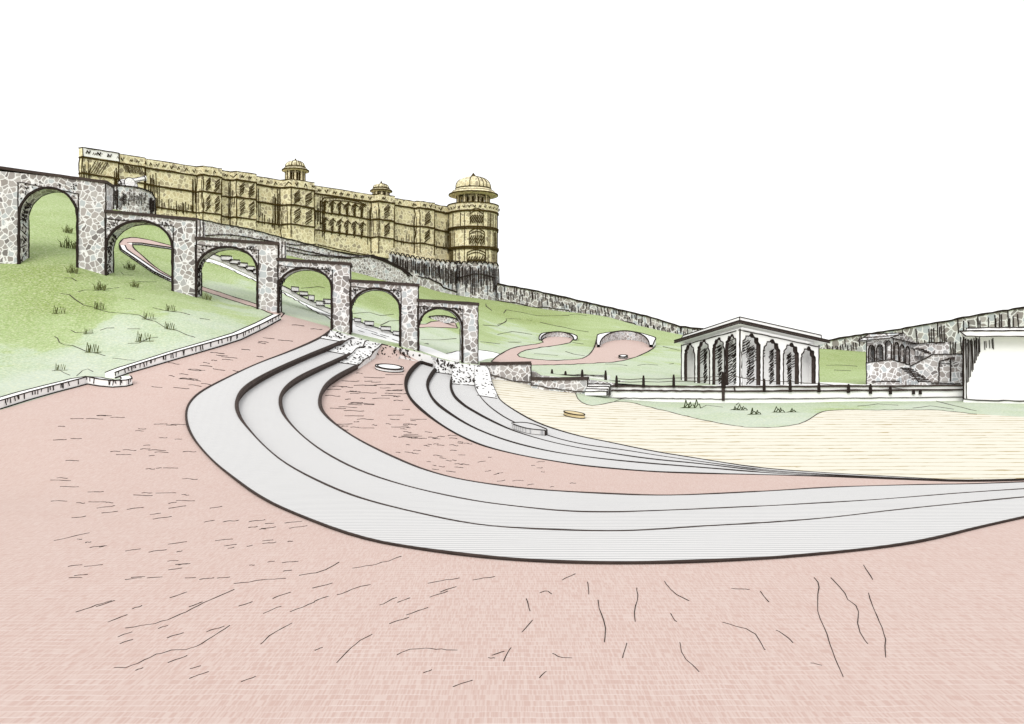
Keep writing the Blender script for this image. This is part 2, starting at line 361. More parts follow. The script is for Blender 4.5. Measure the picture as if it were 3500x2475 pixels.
U2 = V2[:, 0] * SU; D2 = np.exp(V2[:, 1] / SL); Z2 = Zp(U2, D2)
X2 = (U2 - CU) / F * D2
TONE = np.array([(170,700,.6),(170,1000,.9),(300,1050,.9),(480,780,.75),(480,950,.7),(400,1150,.08),(250,1250,.03),(200,1130,.6),(700,1120,.1),(600,1010,.6),(790,880,.9),(790,1000,.3),(1040,940,1),(1040,1060,.1),(1280,1010,.9),(1280,1100,.2),(1500,1080,.7),(1500,1160,.1),(1300,960,.9),(1500,1005,1),(1750,1060,.95),(1850,1075,.9),(1750,1130,.3),(1850,1200,.12),(2050,1110,.5),(2200,1160,.55),(2300,1200,.35),(2000,1280,.15),(2250,1300,.15),(2900,1230,.85),(2900,1310,.45),(170,1300,.05),(2600,1400,.08),(3200,1380,.08)])
TP = np.array([polar(u, hitd(u, v)) for u, v, t in TONE])
def tone(pts):
    d2 = ((pts[:, None] - TP[None]) ** 2).sum(-1) + .5; w = d2 ** -1.6
    return (w * TONE[:, 2]).sum(1) / w.sum(1)
TN = tone(V2)
ORD = ['plaza', 's1', 's2', 's3', 'floor', 's4', 's5', 's6', 's7']
def zoff(z, u, d):                                # height of a zone's surface over the base ground
    if not z.startswith('bank_'): return LV[z]
    b = z[5:]; a, e = RP[b][0], RP[b][-1]; x, y = polar(u, d)
    ln = a[1] + (e[1] - a[1]) * (x - a[0]) / (e[0] - a[0]); top = polar(u, lerp(BK, u))[1]
    t = max(0.0, min(1.0, (y - ln) / max(.05, top - ln)))
    return LV[b] * (1 - t) + .02 * t + .16 * math.sin(u * .11) * math.sin(d * 1.9 + u * .05) * min(1, 4 * t * (1 - t) * 1.5) * (b != 'floor')
def zoff_edge(z, u, d):
    if z in RP:
        a, e = RP[z][0], RP[z][-1]; x, y = polar(u, d); ln = a[1] + (e[1] - a[1]) * (x - a[0]) / (e[0] - a[0])
        if y > ln and a[0] - 4 < x < e[0] + 14: return zoff('bank_' + z, u, d)
    return LV[z]
edge = {}
for k, t in enumerate(T):
    for a, b in ((t[0], t[1]), (t[1], t[2]), (t[2], t[0])): edge.setdefault((min(a, b), max(a, b)), []).append(k)
riser = {}
for (a, b), ks in edge.items():
    if len(ks) == 2 and zone[ks[0]] != zone[ks[1]]:
        z0_, z1_ = zone[ks[0]], zone[ks[1]]
        q = [zoff(z, U2[i], D2[i]) for z in (z0_, z1_) for i in (a, b)]
        if abs(q[0] - q[2]) + abs(q[1] - q[3]) < 2e-3: continue
        if q[0] + q[1] < q[2] + q[3]: z0_, z1_ = z1_, z0_; q = q[2:] + q[:2]
        riser.setdefault(z0_, []).append((a, b, q, z1_))
ZMAT = dict(grass='grass', apron='white', plaza='paving', path='paving', floor='paving', field='sand', mound='grass')
def zone_mb(z):
    ks = np.where(zone == z)[0]; mb = MB()
    if not len(ks): return mb
    ids = np.unique(T[ks]); mp = {int(i): k for k, i in enumerate(ids)}
    m = ZMAT.get(z, 'speckle' if z.startswith('bank') and z != 'bank_floor' else 'paving' if z == 'bank_floor' else 'step')
    mb.add([(X2[i], D2[i], Z2[i] + zoff(z, U2[i], D2[i])) for i in ids], [tuple(mp[int(i)] for i in T[k]) for k in ks], m)
    mb.ids = ids
    for a, b, q, zl in riser.get(z, []):
        mm = 'dark' if z in ('plaza', 's1', 's2', 's3', 'floor', 's4', 's5', 's6', 's7') else 'speckle' if z.startswith('bank') else ('speckle' if zl.startswith('bank') or zl == 'floor' else 'stone') if z == 'grass' else m
        mb.add([(X2[a], D2[a], Z2[a] + q[0]), (X2[b], D2[b], Z2[b] + q[1]), (X2[b], D2[b], Z2[b] + q[3]), (X2[a], D2[a], Z2[a] + q[2])], [(0, 1, 2, 3)], mm)
    return mb
def with_tone(o, ids):
    at_ = o.data.attributes.new('tone', 'FLOAT', 'POINT'); arr = np.zeros(len(o.data.vertices)); arr[:len(ids)] = TN[ids]
    at_.data.foreach_set('value', arr)
S = lambda L: [(x * 3500 / 2296, y * 3500 / 2296) for x, y in L]

# the ink cracks and joints of the plaza
plz = zone_mb('plaza')
cr = [[(255,1498),(290,1497),(370,1458),(430,1458),(515,1403)],[(280,1409),(370,1395),(450,1355),(525,1322)],[(170,1372),(250,1347)],[(755,1487),(800,1440),(835,1422)],[(890,1468),(930,1453),(1025,1458)],[(585,1445),(610,1420),(655,1398)],[(1210,1520),(1225,1505)],[(1095,1475),(1110,1477)],[(1130,1482),(1145,1452)],[(1240,1465),(1255,1475),(1282,1475)],[(1180,1343),(1188,1370)],[(1170,1417),(1193,1390)],[(1317,1305),(1320,1333)],[(1340,1345),(1345,1370),(1358,1400),(1355,1440)],[(1428,1318),(1430,1340),(1422,1365),(1425,1395)],[(1395,1475),(1405,1442)],[(1490,1303),(1508,1328),(1545,1347)],[(1505,1377),(1516,1395)],[(1525,1440),(1530,1470),(1568,1507)],[(1640,1320),(1680,1322)],[(1705,1325),(1715,1340),(1725,1350)],[(1620,1395),(1690,1415),(1705,1440),(1715,1457)],[(1740,1413),(1765,1428),(1778,1441)],[(1825,1295),(1838,1310),(1832,1340),(1835,1380),(1850,1410),(1865,1460),(1890,1518)],[(1862,1295),(1890,1325),(1905,1350),(1925,1360),(1922,1410),(1945,1443)],[(1948,1330),(1960,1370),(1985,1420),(1985,1475)],[(1818,1487),(1842,1492)],[(1937,1268),(1957,1300)],[(155,1297),(185,1295)],[(280,1300),(318,1296)],[(330,1296),(365,1293)],[(415,1297),(440,1295)],[(375,1258),(400,1257)],[(525,1310),(590,1300),(640,1298)],[(670,1290),(720,1282),(760,1262)],[(790,1275),(860,1262),(900,1248)],[(700,1320),(745,1308)],[(755,1335),(800,1318),(830,1310)],[(850,1358),(890,1340)],[(910,1380),(960,1362)],[(960,1308),(1030,1296)],[(1060,1300),(1110,1293)],[(1210,1330),(1225,1325),(1238,1332)],[(1260,1300),(1290,1288)],[(120,1212),(200,1195)],[(590,1375),(630,1360)],[(650,1372),(705,1350)]]
for L in cr: gstroke(plz, smooth_line(S(L), 1), 3.8, 0, 1.6, 'ink', 18)
def dashes(mb, box, n, lev, wmin=12, wmax=60, slope=0.0, w=4.2, poly=None):
    k = 0; tries = 0
    while k < n and tries < n * 20:
        tries += 1
        u = R.uniform(box[0], box[2]); v = R.uniform(box[1], box[3]); L = R.uniform(wmin, wmax)
        q = polar(u, hitd(u, v, lev)); q2 = polar(u + L, hitd(u + L, v, lev))
        if poly is not None and not inside(poly[0], np.array([q, q2])).all(): continue
        if poly is not None and len(poly) > 1 and inside(poly[1], np.array([q, q2])).any(): continue
        s = slope * L + R.uniform(-2, 2)
        gstroke(mb, smooth_line([(u, v), (u + L * .35, v + s * .35 + R.uniform(-2.5, 1)), (u + L * .75, v + s * .75 + R.uniform(-1, 2)), (u + L, v + s)], 1), w, lev, .25, 'ink', 30); k += 1
C0poly = ZP[0][1]
dashes(plz, (170, 1400, 640, 1720), 42, 0, 18, 70, 0, 4.0, (plaza_poly, C0poly))
dashes(plz, (170, 1720, 1000, 1990), 46, 0, 15, 65, -.12, 4.0, (plaza_poly, C0poly))
dashes(plz, (500, 1110, 1120, 1340), 30, 0, 15, 55, .1, 4.0, (plaza_poly, C0poly))
dashes(plz, (170, 1990, 1700, 2380), 26, 0, 25, 70, -.35, 4.0, (plaza_poly, C0poly))
tag(plz.build('plaza'), kind='structure')
flo = zone_mb('floor')
dashes(flo, (1100, 1270, 1420, 1500), 60, LV['floor'], 15, 70, 0, 4.2, (ZP[3][1], ZP[4][1]))
dashes(flo, (1150, 1440, 1620, 1660), 48, LV['floor'], 10, 32, .05, 4.0, (ZP[3][1], ZP[4][1]))
dashes(flo, (1600, 1560, 1950, 1680), 16, LV['floor'], 10, 40, -.1, 3.2, (ZP[3][1], ZP[4][1]))
tag(flo.build('paved_floor'), kind='structure')
pth = zone_mb('path')
for L in (hair,): gstroke(pth, L + [L[0]], 5, 0, .8, 'ink', 15)
gstroke(pth, smooth_line(pathA + [pathA[0]], 1), 5, 0, .8, 'ink', 12); gstroke(pth, pathB, 4, 0, .8, 'ink', 12)
tag(pth.build('path'), kind='structure')
tag(zone_mb('field').build('field'), kind='structure')
ap = zone_mb('apron'); gstroke(ap, [(1526,1209),(1560,1201),(1636,1197),(1680,1203),(1712,1211)], 4, 0, .8, 'ink', 12); gstroke(ap, ST_LOW[:8], 5, 0, 2.5, 'ink', 10)
for L in ([(1215, 1115), (1290, 1140)], [(1225, 1130), (1245, 1136)], [(1300, 1143), (1330, 1152)], [(1270, 1140), (1320, 1156)], [(1340, 1160), (1366, 1168)]): gstroke(ap, L, 4, 0, .8, 'ink', 12)
tag(ap.build('pavement_and_stair_flank'), kind='structure')  # includes the stair's white flank, laid on the slope so sky light brightens it
for z in RUB:
    b = zone_mb('bank_' + z)
    n_ = 0
    while b.f and n_ < (30 if z != 'floor' else 40):
        x, y = R.uniform(RP[z][0][0] - 1.2, RP[z][-1][0] + 3.5), 0; u = x * SU; top = polar(u, lerp(BK, u))[1]; a_, e_ = RP[z][0], RP[z][-1]
        lo_ = a_[1] + (e_[1] - a_[1]) * (x - a_[0]) / (e_[0] - a_[0]); n_ += 1
        if top <= lo_: continue
        for q_ in range(4):
            y = lo_ + (top - lo_) * R.uniform(.08, .95); uu = u + R.uniform(-18, 18)
            if not any(inside([V2[i] for i in T[k]], np.array([polar(uu, math.exp(y / SL))]))[0] for k in np.where((zone == 'bank_' + z) & (abs(CE[:, 0] - uu / SU) < 1.2) & (abs(CE[:, 1] - y) < 1.2))[0]): continue
            d = math.exp(y / SL); p = Vector(((uu - CU) / F * d, d, float(Zp(uu, d)) + zoff('bank_' + z, uu, d) + .02)); e2 = Vector((R.uniform(-.12, .12), R.uniform(-.3, .3), 0)); e2.z = 0
            p2 = p + e2; u2 = CU + F * p2.x / p2.y; p2.z = float(Zp(u2, p2.y)) + zoff('bank_' + z, u2, p2.y) + .02
            b.tube([p, p2], 2.4 * d / F, 'ink', 4)
    if b.f:
        us = np.linspace(RP[z][0][0] * SU, RP[z][-1][0] * SU + 60, 14)
        tag(b.build('gravel_bank'), kind='structure')
STL = {'s1': 'widest pale terrace step, outermost of the curved bands beside the pink plaza', 's2': 'second pale terrace step counted inward from the big pink plaza',
       's3': 'third pale terrace step, bordering the outer side of the inner pink floor', 's4': 'curved pale step just inside the inner pink floor, with a thick black left edge',
       's5': 'narrow curved pale step in the middle of the inner set above the sand', 's6': 'curved pale step of the inner set that carries the crescent bench',
       's7': 'thin innermost pale strip touching the cream sand field'}
INK_W = {0: 8, 1: 8, 2: 7, 3: 8, 4: 8, 5: 7, 6: 6, 7: 5, 8: 6}
for i, z in enumerate(['s1', 's2', 's3', 's4', 's5', 's6', 's7']):
    b = zone_mb(z)
    ci = {'s1': [0, 1], 's2': [2], 's3': [3], 's4': [5], 's5': [6], 's6': [7], 's7': [8]}[z] + ([4] if z == 's4' else [])
    for k in ci:
        q = CP[k]; ps = []; rs = []
        for j, (a, l) in enumerate(q):
            u, d = a * SU, math.exp(l / SL)
            if u > 4500: break
            z0 = float(Zp(u, d)) + zoff_edge(ORD[k], u, d) + (.05 if k == 0 else 0)
            ps.append(Vector(((u - CU) / F * d, d, z0))); 
            vv = CV + (H - z0) / d * F; hv = 1 - min(1, max(0, (vv - 1400) / 90)); wid = (INK_W[k] * (1.0 if u < 2600 else .75) + (-3 if zoff_edge(ORD[k], u, d) != LV[ORD[k]] else 7 if k in (1, 2, 3) else 6 if k in (4, 5, 6) else 0) * hv) * (1 + .25 * math.sin(j * .35 + k) * math.sin(j * .11))
            rs.append(wid * .5 * d / F)
        b.tube(ps, rs, 'dark' if k < 4 else 'ink', 5)
    ps = [ground(a * SU, math.exp(l / SL)) + Vector((0, 0, LV[z] + .02)) for a, l in RP[z]]; b.tube(ps, [2.2 * p.y / F for p in ps], 'ink', 4)
    tag(b.build('terrace_step'), STL[z], 'terrace step', 'curved terrace steps')
mnd = zone_mb('mound'); ids = mnd.ids
gstroke(mnd, smooth_line(mound[:22], 1), 4, LV['field'], 1, 'thin_ink', 14)
for L in ([(2100,1372),(2160,1352),(2205,1340),(2260,1352),(2335,1366)], [(2395,1395),(2415,1385),(2470,1392)], [(2560,1350),(2620,1360),(2680,1352),(2750,1372)], [(2930,1388),(3000,1382),(3070,1386)], [(3178,1366),(3235,1380),(3338,1405)], [(2515,1385),(2535,1370)], [(3120,1395),(3180,1388),(3260,1400)]):
    gstroke(mnd, L, 3.5, LV['mound'], 1)
o = mnd.build('lawn'); with_tone(o, ids); tag(o, kind='structure')
gr = zone_mb('grass'); ids = gr.ids
zl = lambda L: [(150 + .3079 * x, 900 + .3079 * y) for x, y in L]
for L in ([(190,335),(290,350),(340,400),(440,465),(560,490),(620,515),(720,545),(940,560),(1060,575),(1140,620),(1240,645),(1350,720),(1480,750),(1590,800),(1680,822)],[(1210,495),(1360,530),(1520,545),(1620,575)],[(230,165),(310,165),(370,200)],[(385,315),(450,295),(600,300),(830,270)],[(120,815),(150,830),(170,880),(230,905),(320,915),(400,950),(480,985),(600,1000),(680,1030)],[(300,740),(350,768),(550,778)],[(630,745),(700,720),(780,720)],[(930,890),(1060,885),(1160,835),(1270,820)],[(760,1055),(1010,1080)],[(930,728),(1065,728)],[(1730,612),(1840,628)],[(90,1195),(180,1190),(220,1215),(290,1245)],[(360,1250),(430,1195),(490,1175),(550,1205)],[(895,390),(940,388),(1010,408)],[(960,215),(1060,208),(1250,205)],[(860,105),(890,130),(990,132)]):
    gstroke(gr, zl(L), 3.5, 0, .8)
for L in ([(740,460),(790,470),(860,500),(960,545)],): gstroke(gr, [(700+.3079*(x-140)+0, 900+.3079*(y+0)) for x,y in L], 3.5)
for L in ([(0,470),(60,455),(95,430),(85,412),(240,420)],[(290,425),(350,430)],[(430,450),(540,475),(620,490)],[(620,488),(780,525),(920,548)],[(0,570),(150,545),(250,555),(350,570)],[(110,648),(240,650)],[(60,360),(90,325),(240,350),(400,380),(560,385),(720,380)],[(370,765),(610,785)],[(690,745),(770,770),(880,785)],[(1090,868),(1210,870),(1310,885)],[(1415,885),(1500,872),(1620,880)],[(1675,695),(1840,735)],[(1730,870),(1775,865)],[(760,655),(870,668)],[(730,375),(800,365),(900,385)]):
    gstroke(gr, z17(L), 3.5, 0, .8)
for L in ([(1206,1072),(1260,1068),(1300,1080),(1345,1074)],[(1440,1160),(1500,1163),(1560,1158)],[(1300,1112),(1330,1098),(1365,1096)],[(1650,1112),(1700,1115),(1730,1100)],[(1642,1168),(1708,1176)],[(1028,986),(1090,980),(1110,985)],[(1656,1020),(1662,1048),(1680,1062)],[(2825,1250),(2860,1248),(2930,1252)],[(2850,1266),(2910,1268)]):
    gstroke(gr, L, 3.5, 0, .6)
o = gr.build('hillside'); with_tone(o, ids); tag(o, kind='structure')
g = MB(); g.add([(-2500, -2500, -2.2), (2500, -2500, -2.2), (2500, 2500, -2.2), (-2500, 2500, -2.2)], [(0, 1, 2, 3)], 'paving'); 
g.add([(4.46, 4.6, -.003), (15.5, 16, -.003), (120, 16, -.003), (120, 4.6, -.003)], [(0, 1, 2, 3)], 'paving'); g.add([(-4.46, 4.6, -.003), (-120, 4.6, -.003), (-120, 16, -.003), (-15.5, 16, -.003)], [(0, 1, 2, 3)], 'paving')
g.add([(-60, -60, 0), (60, -60, 0), (60, 4.6, 0), (-60, 4.6, 0)], [(0, 1, 2, 3)], 'paving')
tag(g.build('ground'), kind='structure')
#MORE

# ------------------------------------------------------------------ stone arcade
AR = Plane(265, 74.5, 1634, 79); TH = 1.9
arc = thing('stone_arcade', ground(900, 76.5), 'grey rubble-stone arcade of round arches stepping down the grassy slope', 'arcade')
def arch_pts(ul, ur, crown, spring, n=22):
    cu, a, b = (ul + ur) / 2, (ur - ul) / 2, spring - crown
    return [(cu + a * math.cos(math.pi * i / n), spring - b * math.sin(math.pi * i / n)) for i in range(n + 1)]   # right to left
BAYS = [(65, 265, 362, 582, 622, 642, 740, 975), (362, 590, 671, 721, 749, 755, 850, 1045), (671, 880, 951, 814, 832, 844, 925, 1090), (951, 1134, 1198, 886, 901, 916, 985, 1165), (1198, 1368, 1430, 958, 974, 986, 1060, 1225), (1430, 1580, 1634, 1026, 1038, 1052, 1122, 1280)]
def bay(ul, jr, ur, tl, tr, crown, spring, base, first=False):
    mb = MB(); P = AR
    poly = ([(ul, tl)] if not first else [(-150, tl - 12)]) + [(ur, tr), (ur, base), (jr, base)] + arch_pts(ul, jr, crown, spring) + ([(ul, tl)][0:0] if not first else [(ul, 930), (-150, 930)])
    mb.prism([P.p(u, v) for u, v in poly], -P.n * TH, 'stone')
    a = arch_pts(ul, jr, crown, spring)
    # dark arch ring, jamb lines and the line of the rear edge
    pstroke(mb, P, [(jr, base - 25)] + a + [(ul, base - 45)], 11, .03, .7, 'ink', 12)
    pstroke(mb, P, a, 6, .06, 2.0, 'ink', 12)
    pstroke(mb, P, [(jr - 2, base - 25), (jr - 2, spring)] + a + [(ul + 2, spring), (ul + 2, base - 45)], 5, -TH - .03, .7, 'ink', 14)
    for k in range(46):                          # short chisel marks on the left reveal
        t = R.random(); i = int(t * 10); uu, vv = a[len(a) - 1 - i]
        if t > .5: uu, vv = ul, spring + (base - spring - 45) * R.random()
        p = P.p(uu, vv, -TH * R.uniform(.15, .85)); q = P.p(uu, vv + R.uniform(7, 14), -TH * R.uniform(.15, .85))
        off = P.t * .025 if P.t.x > 0 else -P.t * .025
        mb.tube([p + off, p + off + (q - p) * Vector((0, 0, 1)).dot(Vector((0, 0, 1)))], .04, 'ink', 4)
    # framed spandrels with dots
    f0, f1 = tl + (crown - tl) * .62, tr + (crown - tl) * .62 + 4
    pstroke(mb, P, [(ul + 1, f0 + 4), (jr + 4, f1)], 3.5, .03, 1.2)
    pstroke(mb, P, [(jr + 3, f1), (jr + 2, spring + 20)], 4, .03, 1.2); pstroke(mb, P, [(ul - 3, f0 + 4), (ul - 2, spring + 12)], 4, .03, 1.2)
    cu, ra, rb = (ul + jr) / 2, (jr - ul) / 2 + 8, spring - crown + 8
    n = 0
    while n < 34:
        u, v = R.uniform(ul + 6, jr - 4), R.uniform(f0 + 8, spring - 10)
        if ((u - cu) / ra) ** 2 + ((v - spring) / rb) ** 2 > 1.06:
            pstroke(mb, P, [(u, v), (u + R.uniform(-4, 4), v + R.uniform(1, 5))], 4.5, .03, .4); n += 1
    # outer edges
    pstroke(mb, P, [(ur, tr), (ur, base - 30)], 5, .03, .8)
    return mb.build('arch_bay', arc)
for i, b_ in enumerate(BAYS): bay(*b_, first=(i == 0))
mb = MB()
for i, (ul, jr, ur, tl, tr, crown, spring, base) in enumerate(BAYS):
    l0 = ul - 6 if i else -150
    for (ua, ub) in ((l0, ur + 4),):
        sl = (tr - tl) / (ur - ul); pa = [(ua, tl + sl * (ua - ul)), (ub, tr + sl * (ub - ur))]
        q = jit(resample(pa, 40), 1.0)
        front = [AR.p(u, v - 4, .12) for u, v in q] + [AR.p(u, v + 6, .12) for u, v in q[::-1]]
        mb.prism(front, -AR.n * (TH + .24), 'dark')
    if i: mb.prism([AR.p(u, v, .02) for u, v in ((ul + 2, tl - 62), (ul + 24, tl - 58), (ul + 24, tl - 5), (ul + 2, tl - 5))][::1], -AR.n * .8, 'stone') if i in (2, 3) else None
    if i in (2, 3):
        for du in (2, 13, 24): pstroke(mb, AR, [(ul + du, tl - 60), (ul + du, tl - 4)], 4, .05, .8)
mb.build('coping', arc)
o = MB()
for i in range(26):
    u = R.uniform(590, 730); 
for (u, v, s_) in ((612, 1012, 10), (700, 1024, 12), (712, 1022, 9), (598, 996, 9), (940, 1076, 11), (925, 1070, 8), (1372, 1200, 8)):
    pass

# ------------------------------------------------------------------ bastion and cannon
BA = Plane(366, 112, 531, 116)
bs = MB()
top = [(366, 634), (409, 640), (460, 648), (512, 661), (526, 676)]
ring = [BA.p(u, v, 1.6 * math.sin(math.pi * (u - 360) / 175)) for u, v in top]
low = [BA.p(u, 790, 1.6 * math.sin(math.pi * (u - 360) / 175)) for u, v in top]
n = len(top)
backs = [p - BA.n * 6 for p in (ring[-1], ring[0])]; backl = [p - BA.n * 6 for p in (low[-1], low[0])]
bs.add(ring + backs + low + backl, [tuple(range(n + 2))] + [(i, (i + 1) % (n + 2), (i + 1) % (n + 2) + n + 2, i + n + 2) for i in range(n + 2)], 'stone')
class Bulge(Plane):
    def p(s, u, v, off=0.0): return Plane.p(s, u, v, off + 1.6 * max(0, math.sin(math.pi * (u - 360) / 175)))
BB = Bulge(366, 112, 531, 116)
pstroke(bs, BB, top, 7, .03, 1, 'ink'); pstroke(bs, BB, [(528, 676), (531, 735)], 6, .03)
pstroke(bs, BB, [(382, 640), (382, 735)], 5, .05); pstroke(bs, BB, [(391, 640), (391, 735)], 5, .05)
hatch(bs, BB, 384, 420, lambda u: 648, lambda u: 720, 8, 3.4, 0, .05, 'ink', .4)
hatch(bs, BB, 420, 490, lambda u: 660, lambda u: 715, 10, 3, 0, .05, 'ink', .5)
hatch(bs, BB, 500, 526, lambda u: 672, lambda u: 735, 6, 3.2, 0, .05, 'ink', .25)
tag(bs.build('stone_bastion'), 'low rounded grey stone bastion carrying the white cannon, behind the arcade', 'bastion')
cn = thing('cannon', BA.p(445, 646, -1.6), 'white cannon on two wheels standing on the round stone bastion', 'cannon')
CP2 = Plane(366, 112, 531, 116)
def cpos(u, v, off): return CP2.p(u, v - 3, off - .2)
mb = MB(); a, b = cpos(408, 628, 0), cpos(500, 612, 0)
ts = [0, .04, .06, .3, .32, .6, .85, .93, .95, 1.0]; rr = [.10, .2, .34, .33, .36, .3, .25, .26, .33, .33]
mb.tube([a + (b - a) * t for t in ts], [r * 1.05 for r in rr], 'white', 14)
for t in (.05, .32, .95): 
    p = a + (b - a) * t; mb.tube([p - (b - a).normalized() * .05, p + (b - a).normalized() * .05], .4, 'ink', 14)
mb.tube([b, b + (b - a).normalized() * .02], .2, 'ink', 10)
mb.tube([a + Vector((0, -.38, .1)), b + Vector((0, -.3, .25))], .05, 'ink'); mb.tube([a + Vector((0, -.38, -.22)), b + Vector((0, -.3, -.25))], .05, 'ink')
mb.build('barrel', cn)
mb = MB(); mb.prism([cpos(405, 640, -.25), cpos(470, 640, -.25), cpos(455, 622, -.25), cpos(430, 622, -.25)], CP2.n * .5, 'white'); mb.tube([cpos(402, 641, 0), cpos(440, 628, 0)], .12, 'ink', 6); mb.build('carriage', cn)
for (u, v, r, of) in ((438, 630, 17, .75), (463, 634, 14, -.6)):
    mb = MB(); c0 = cpos(u, v, of); rad = r * 114 / F
    for k, (r0, r1, m, dd) in enumerate(((0, rad, 'white', .06), (rad * .93, rad * 1.05, 'ink', .09))):
        ringp = []
        for i in range(24):
            an = 2 * math.pi * i / 24; ringp.append(c0 + CP2.t * math.cos(an) * (rad if k == 0 else rad) + Vector((0, 0, math.sin(an) * rad)))
        if k == 0: mb.prism([p + CP2.n * dd for p in ringp], -CP2.n * dd * 2, 'white')
        else: mb.tube(ringp, .07, 'ink', 6, True)
    for i in range(8):
        an = math.pi * i / 4 + .2; d_ = CP2.t * math.cos(an) + Vector((0, 0, math.sin(an)))
        mb.tube([c0 + CP2.n * .08 + d_ * .1, c0 + CP2.n * .08 + d_ * rad * .9], .02, 'white', 4)
    mb.build('wheel', cn)

# ------------------------------------------------------------------ road embankment wall below the palace
RW = Plane(660, 119, 1410, 146)
rw = MB()
tp = [(660, 745), (681, 750), (760, 766), (860, 785), (900, 795), (960, 812), (1069, 838), (1110, 850), (1180, 868), (1240, 874), (1268, 872), (1300, 884), (1380, 922), (1408, 944)]
bt = [(1408, 1020), (1396, 1000), (1330, 985), (1200, 950), (1000, 900), (660, 850)]
rw.prism([RW.p(u, v) for u, v in tp + bt], -RW.n * 5, 'stone')
pstroke(rw, RW, tp, 5, .05, 1.2)
pstroke(rw, RW, [(700, 805), (760, 802), (830, 808), (960, 832), (1010, 838), (1080, 836)], 5, .05, 1)
pstroke(rw, RW, [(955, 838), (1040, 858), (1110, 872), (1200, 880), (1240, 879), (1268, 876)], 5, .05, 1)
pstroke(rw, RW, [(950, 850), (1060, 872), (1200, 884)], 5, .05, 1)
pstroke(rw, RW, [(1268, 876), (1330, 900), (1370, 920), (1398, 944)], 9, .05, 1); pstroke(rw, RW, [(1268, 872), (1310, 884), (1380, 920), (1408, 944)], 6, .08, 1)
tag(rw.build('road_wall'), 'long sloping grey stone road wall between the arcade tops and the palace', 'wall')

# ------------------------------------------------------------------ palace
PL = Plane(268, 145, 1534, 206)
pal = thing('palace', ground(900, 168), 'long yellow sandstone palace with bays, domed kiosks and a round corner tower on the hill', 'palace')
def LN(a, b): return lambda u: a + (b - a) * (u - 268) / (1534 - 268)
vt, vc_, v1, v2, vb = LN(507, 708), LN(540, 730), LN(594, 793), LN(672, 849), LN(700, 925)
plan = [(268, .2), (272, 1.0), (396, 1.0), (402, .5), (490, .5), (497, 0), (671, 0), (679, 1.6), (742, 1.6), (749, .2), (785, .2), (793, 1.6), (860, 1.6), (868, 0), (957, 0), (970, 2.4), (1050, 2.4), (1070, 0), (1268, 0), (1276, 1.8), (1330, 1.8), (1340, 0), (1416, 0), (1421, 1.3), (1472, 1.3), (1478, 0), (1534, 0), (1600, 0)]
BOXU = {(679, 742): 1, (793, 860): 1, (970, 1050): 1, (1276, 1330): 1, (1421, 1472): 1}
def strip(mb, f0, f1, m, off=0.0):
    vs = []; 
    for u, o_ in plan: vs += [PL.p(u, f0(u), o_ + off), PL.p(u, f1(u), o_ + off)]
    mb.add(vs, [(2 * i, 2 * i + 2, 2 * i + 3, 2 * i + 1) for i in range(len(plan) - 1)], m)
def ledge(mb, f, w, m='brown_ink', off=.05):
    ps = []
    for (ua, oa), (ub, ob) in zip(plan, plan[1:]):
        for k in range(4 if ub - ua > 30 else 2):
            t = k / (4 if ub - ua > 30 else 2); u = ua + (ub - ua) * t; ps.append((u, f(u) + R.uniform(-1, 1), oa + (ob - oa) * t))
    mb.tube([PL.p(u, v, o_ + off) for u, v, o_ in ps if u < 1540], [w * .5 * PL.d(u) / F * R.uniform(.8, 1.2) for u, v, o_ in ps if u < 1540], m, 4)
def poff(u):
    return lerp(plan, u)
class Facade(Plane):
    def p(s, u, v, off=0.0): return Plane.p(s, u, v, off + poff(u))
FA = Facade(268, 145, 1534, 206)
wl = MB(); strip(wl, vt, vb, 'gold')
p00, p01 = PL.p(268, vt(268), .2), PL.p(268, vb(268), .2); p10, p11 = PL.p(1600, vt(1600)), PL.p(1600, vb(1600)); bk = -PL.n * 14; bl_ = Vector(((268 - CU) / F, 1, 0)) * 14   # the end wall runs straight back from the viewer
wl.add([p00, p01, p01 + bl_, p00 + bl_], [(0, 1, 2, 3)], 'gold'); wl.add([p10, p11, p11 + bk, p10 + bk], [(0, 1, 2, 3)], 'gold'); wl.add([p00 + bl_, p01 + bl_, p11 + bk, p10 + bk], [(0, 1, 2, 3)], 'gold')
down = Vector((0, 0, -.6))
wl.add([PL.p(u, vt(u), o_) + down for u, o_ in plan] + [p10 + bk + down, p00 + bl_ + down], [tuple(range(len(plan) + 2))], 'gold')
for u, o_ in plan[:-1]:
    if u in (402, 1534): continue
    pstroke(wl, FA, [(u, vc_(u)), (u + R.uniform(-2, 2), vb(u) - (12 if u < 1300 else 40))], 4.5, .05, 1.1, 'brown_ink', 20)
for a, b, n in ((272, 300, 5), (380, 402, 7), (486, 500, 4), (505, 545, 8), (655, 680, 6), (744, 752, 2), (778, 795, 5), (862, 890, 5), (930, 972, 9), (1050, 1110, 15), (1255, 1280, 6), (1326, 1350, 6), (1412, 1424, 3), (1470, 1485, 4), (1518, 1536, 4)):
    hatch(wl, FA, a, b, lambda u: vc_(u) + 4, lambda u: vb(u) - 30, n, 3.2, 0, .05, 'brown_ink', .45)
for a, b, n in ((500, 540, 6), (600, 660, 9), (880, 955, 8), (540, 640, 10), (1345, 1412, 7), (1480, 1530, 5)):
    hatch(wl, FA, a, b, lambda u: v2(u) - 34, lambda u: v2(u) + 14, n, 3, 0, .05, 'brown_ink', .5)
pstroke(wl, FA, [(1085, 836), (1200, 862), (1260, 872)], 4, .05, 1, 'brown_ink')
wl.build('wall', pal)
cr_ = MB(); ledge(cr_, vc_, 8); ledge(cr_, v1, 8); ledge(cr_, v2, 7); ledge(cr_, vt, 5, 'brown_ink', .0); cr_.build('cornice', pal)
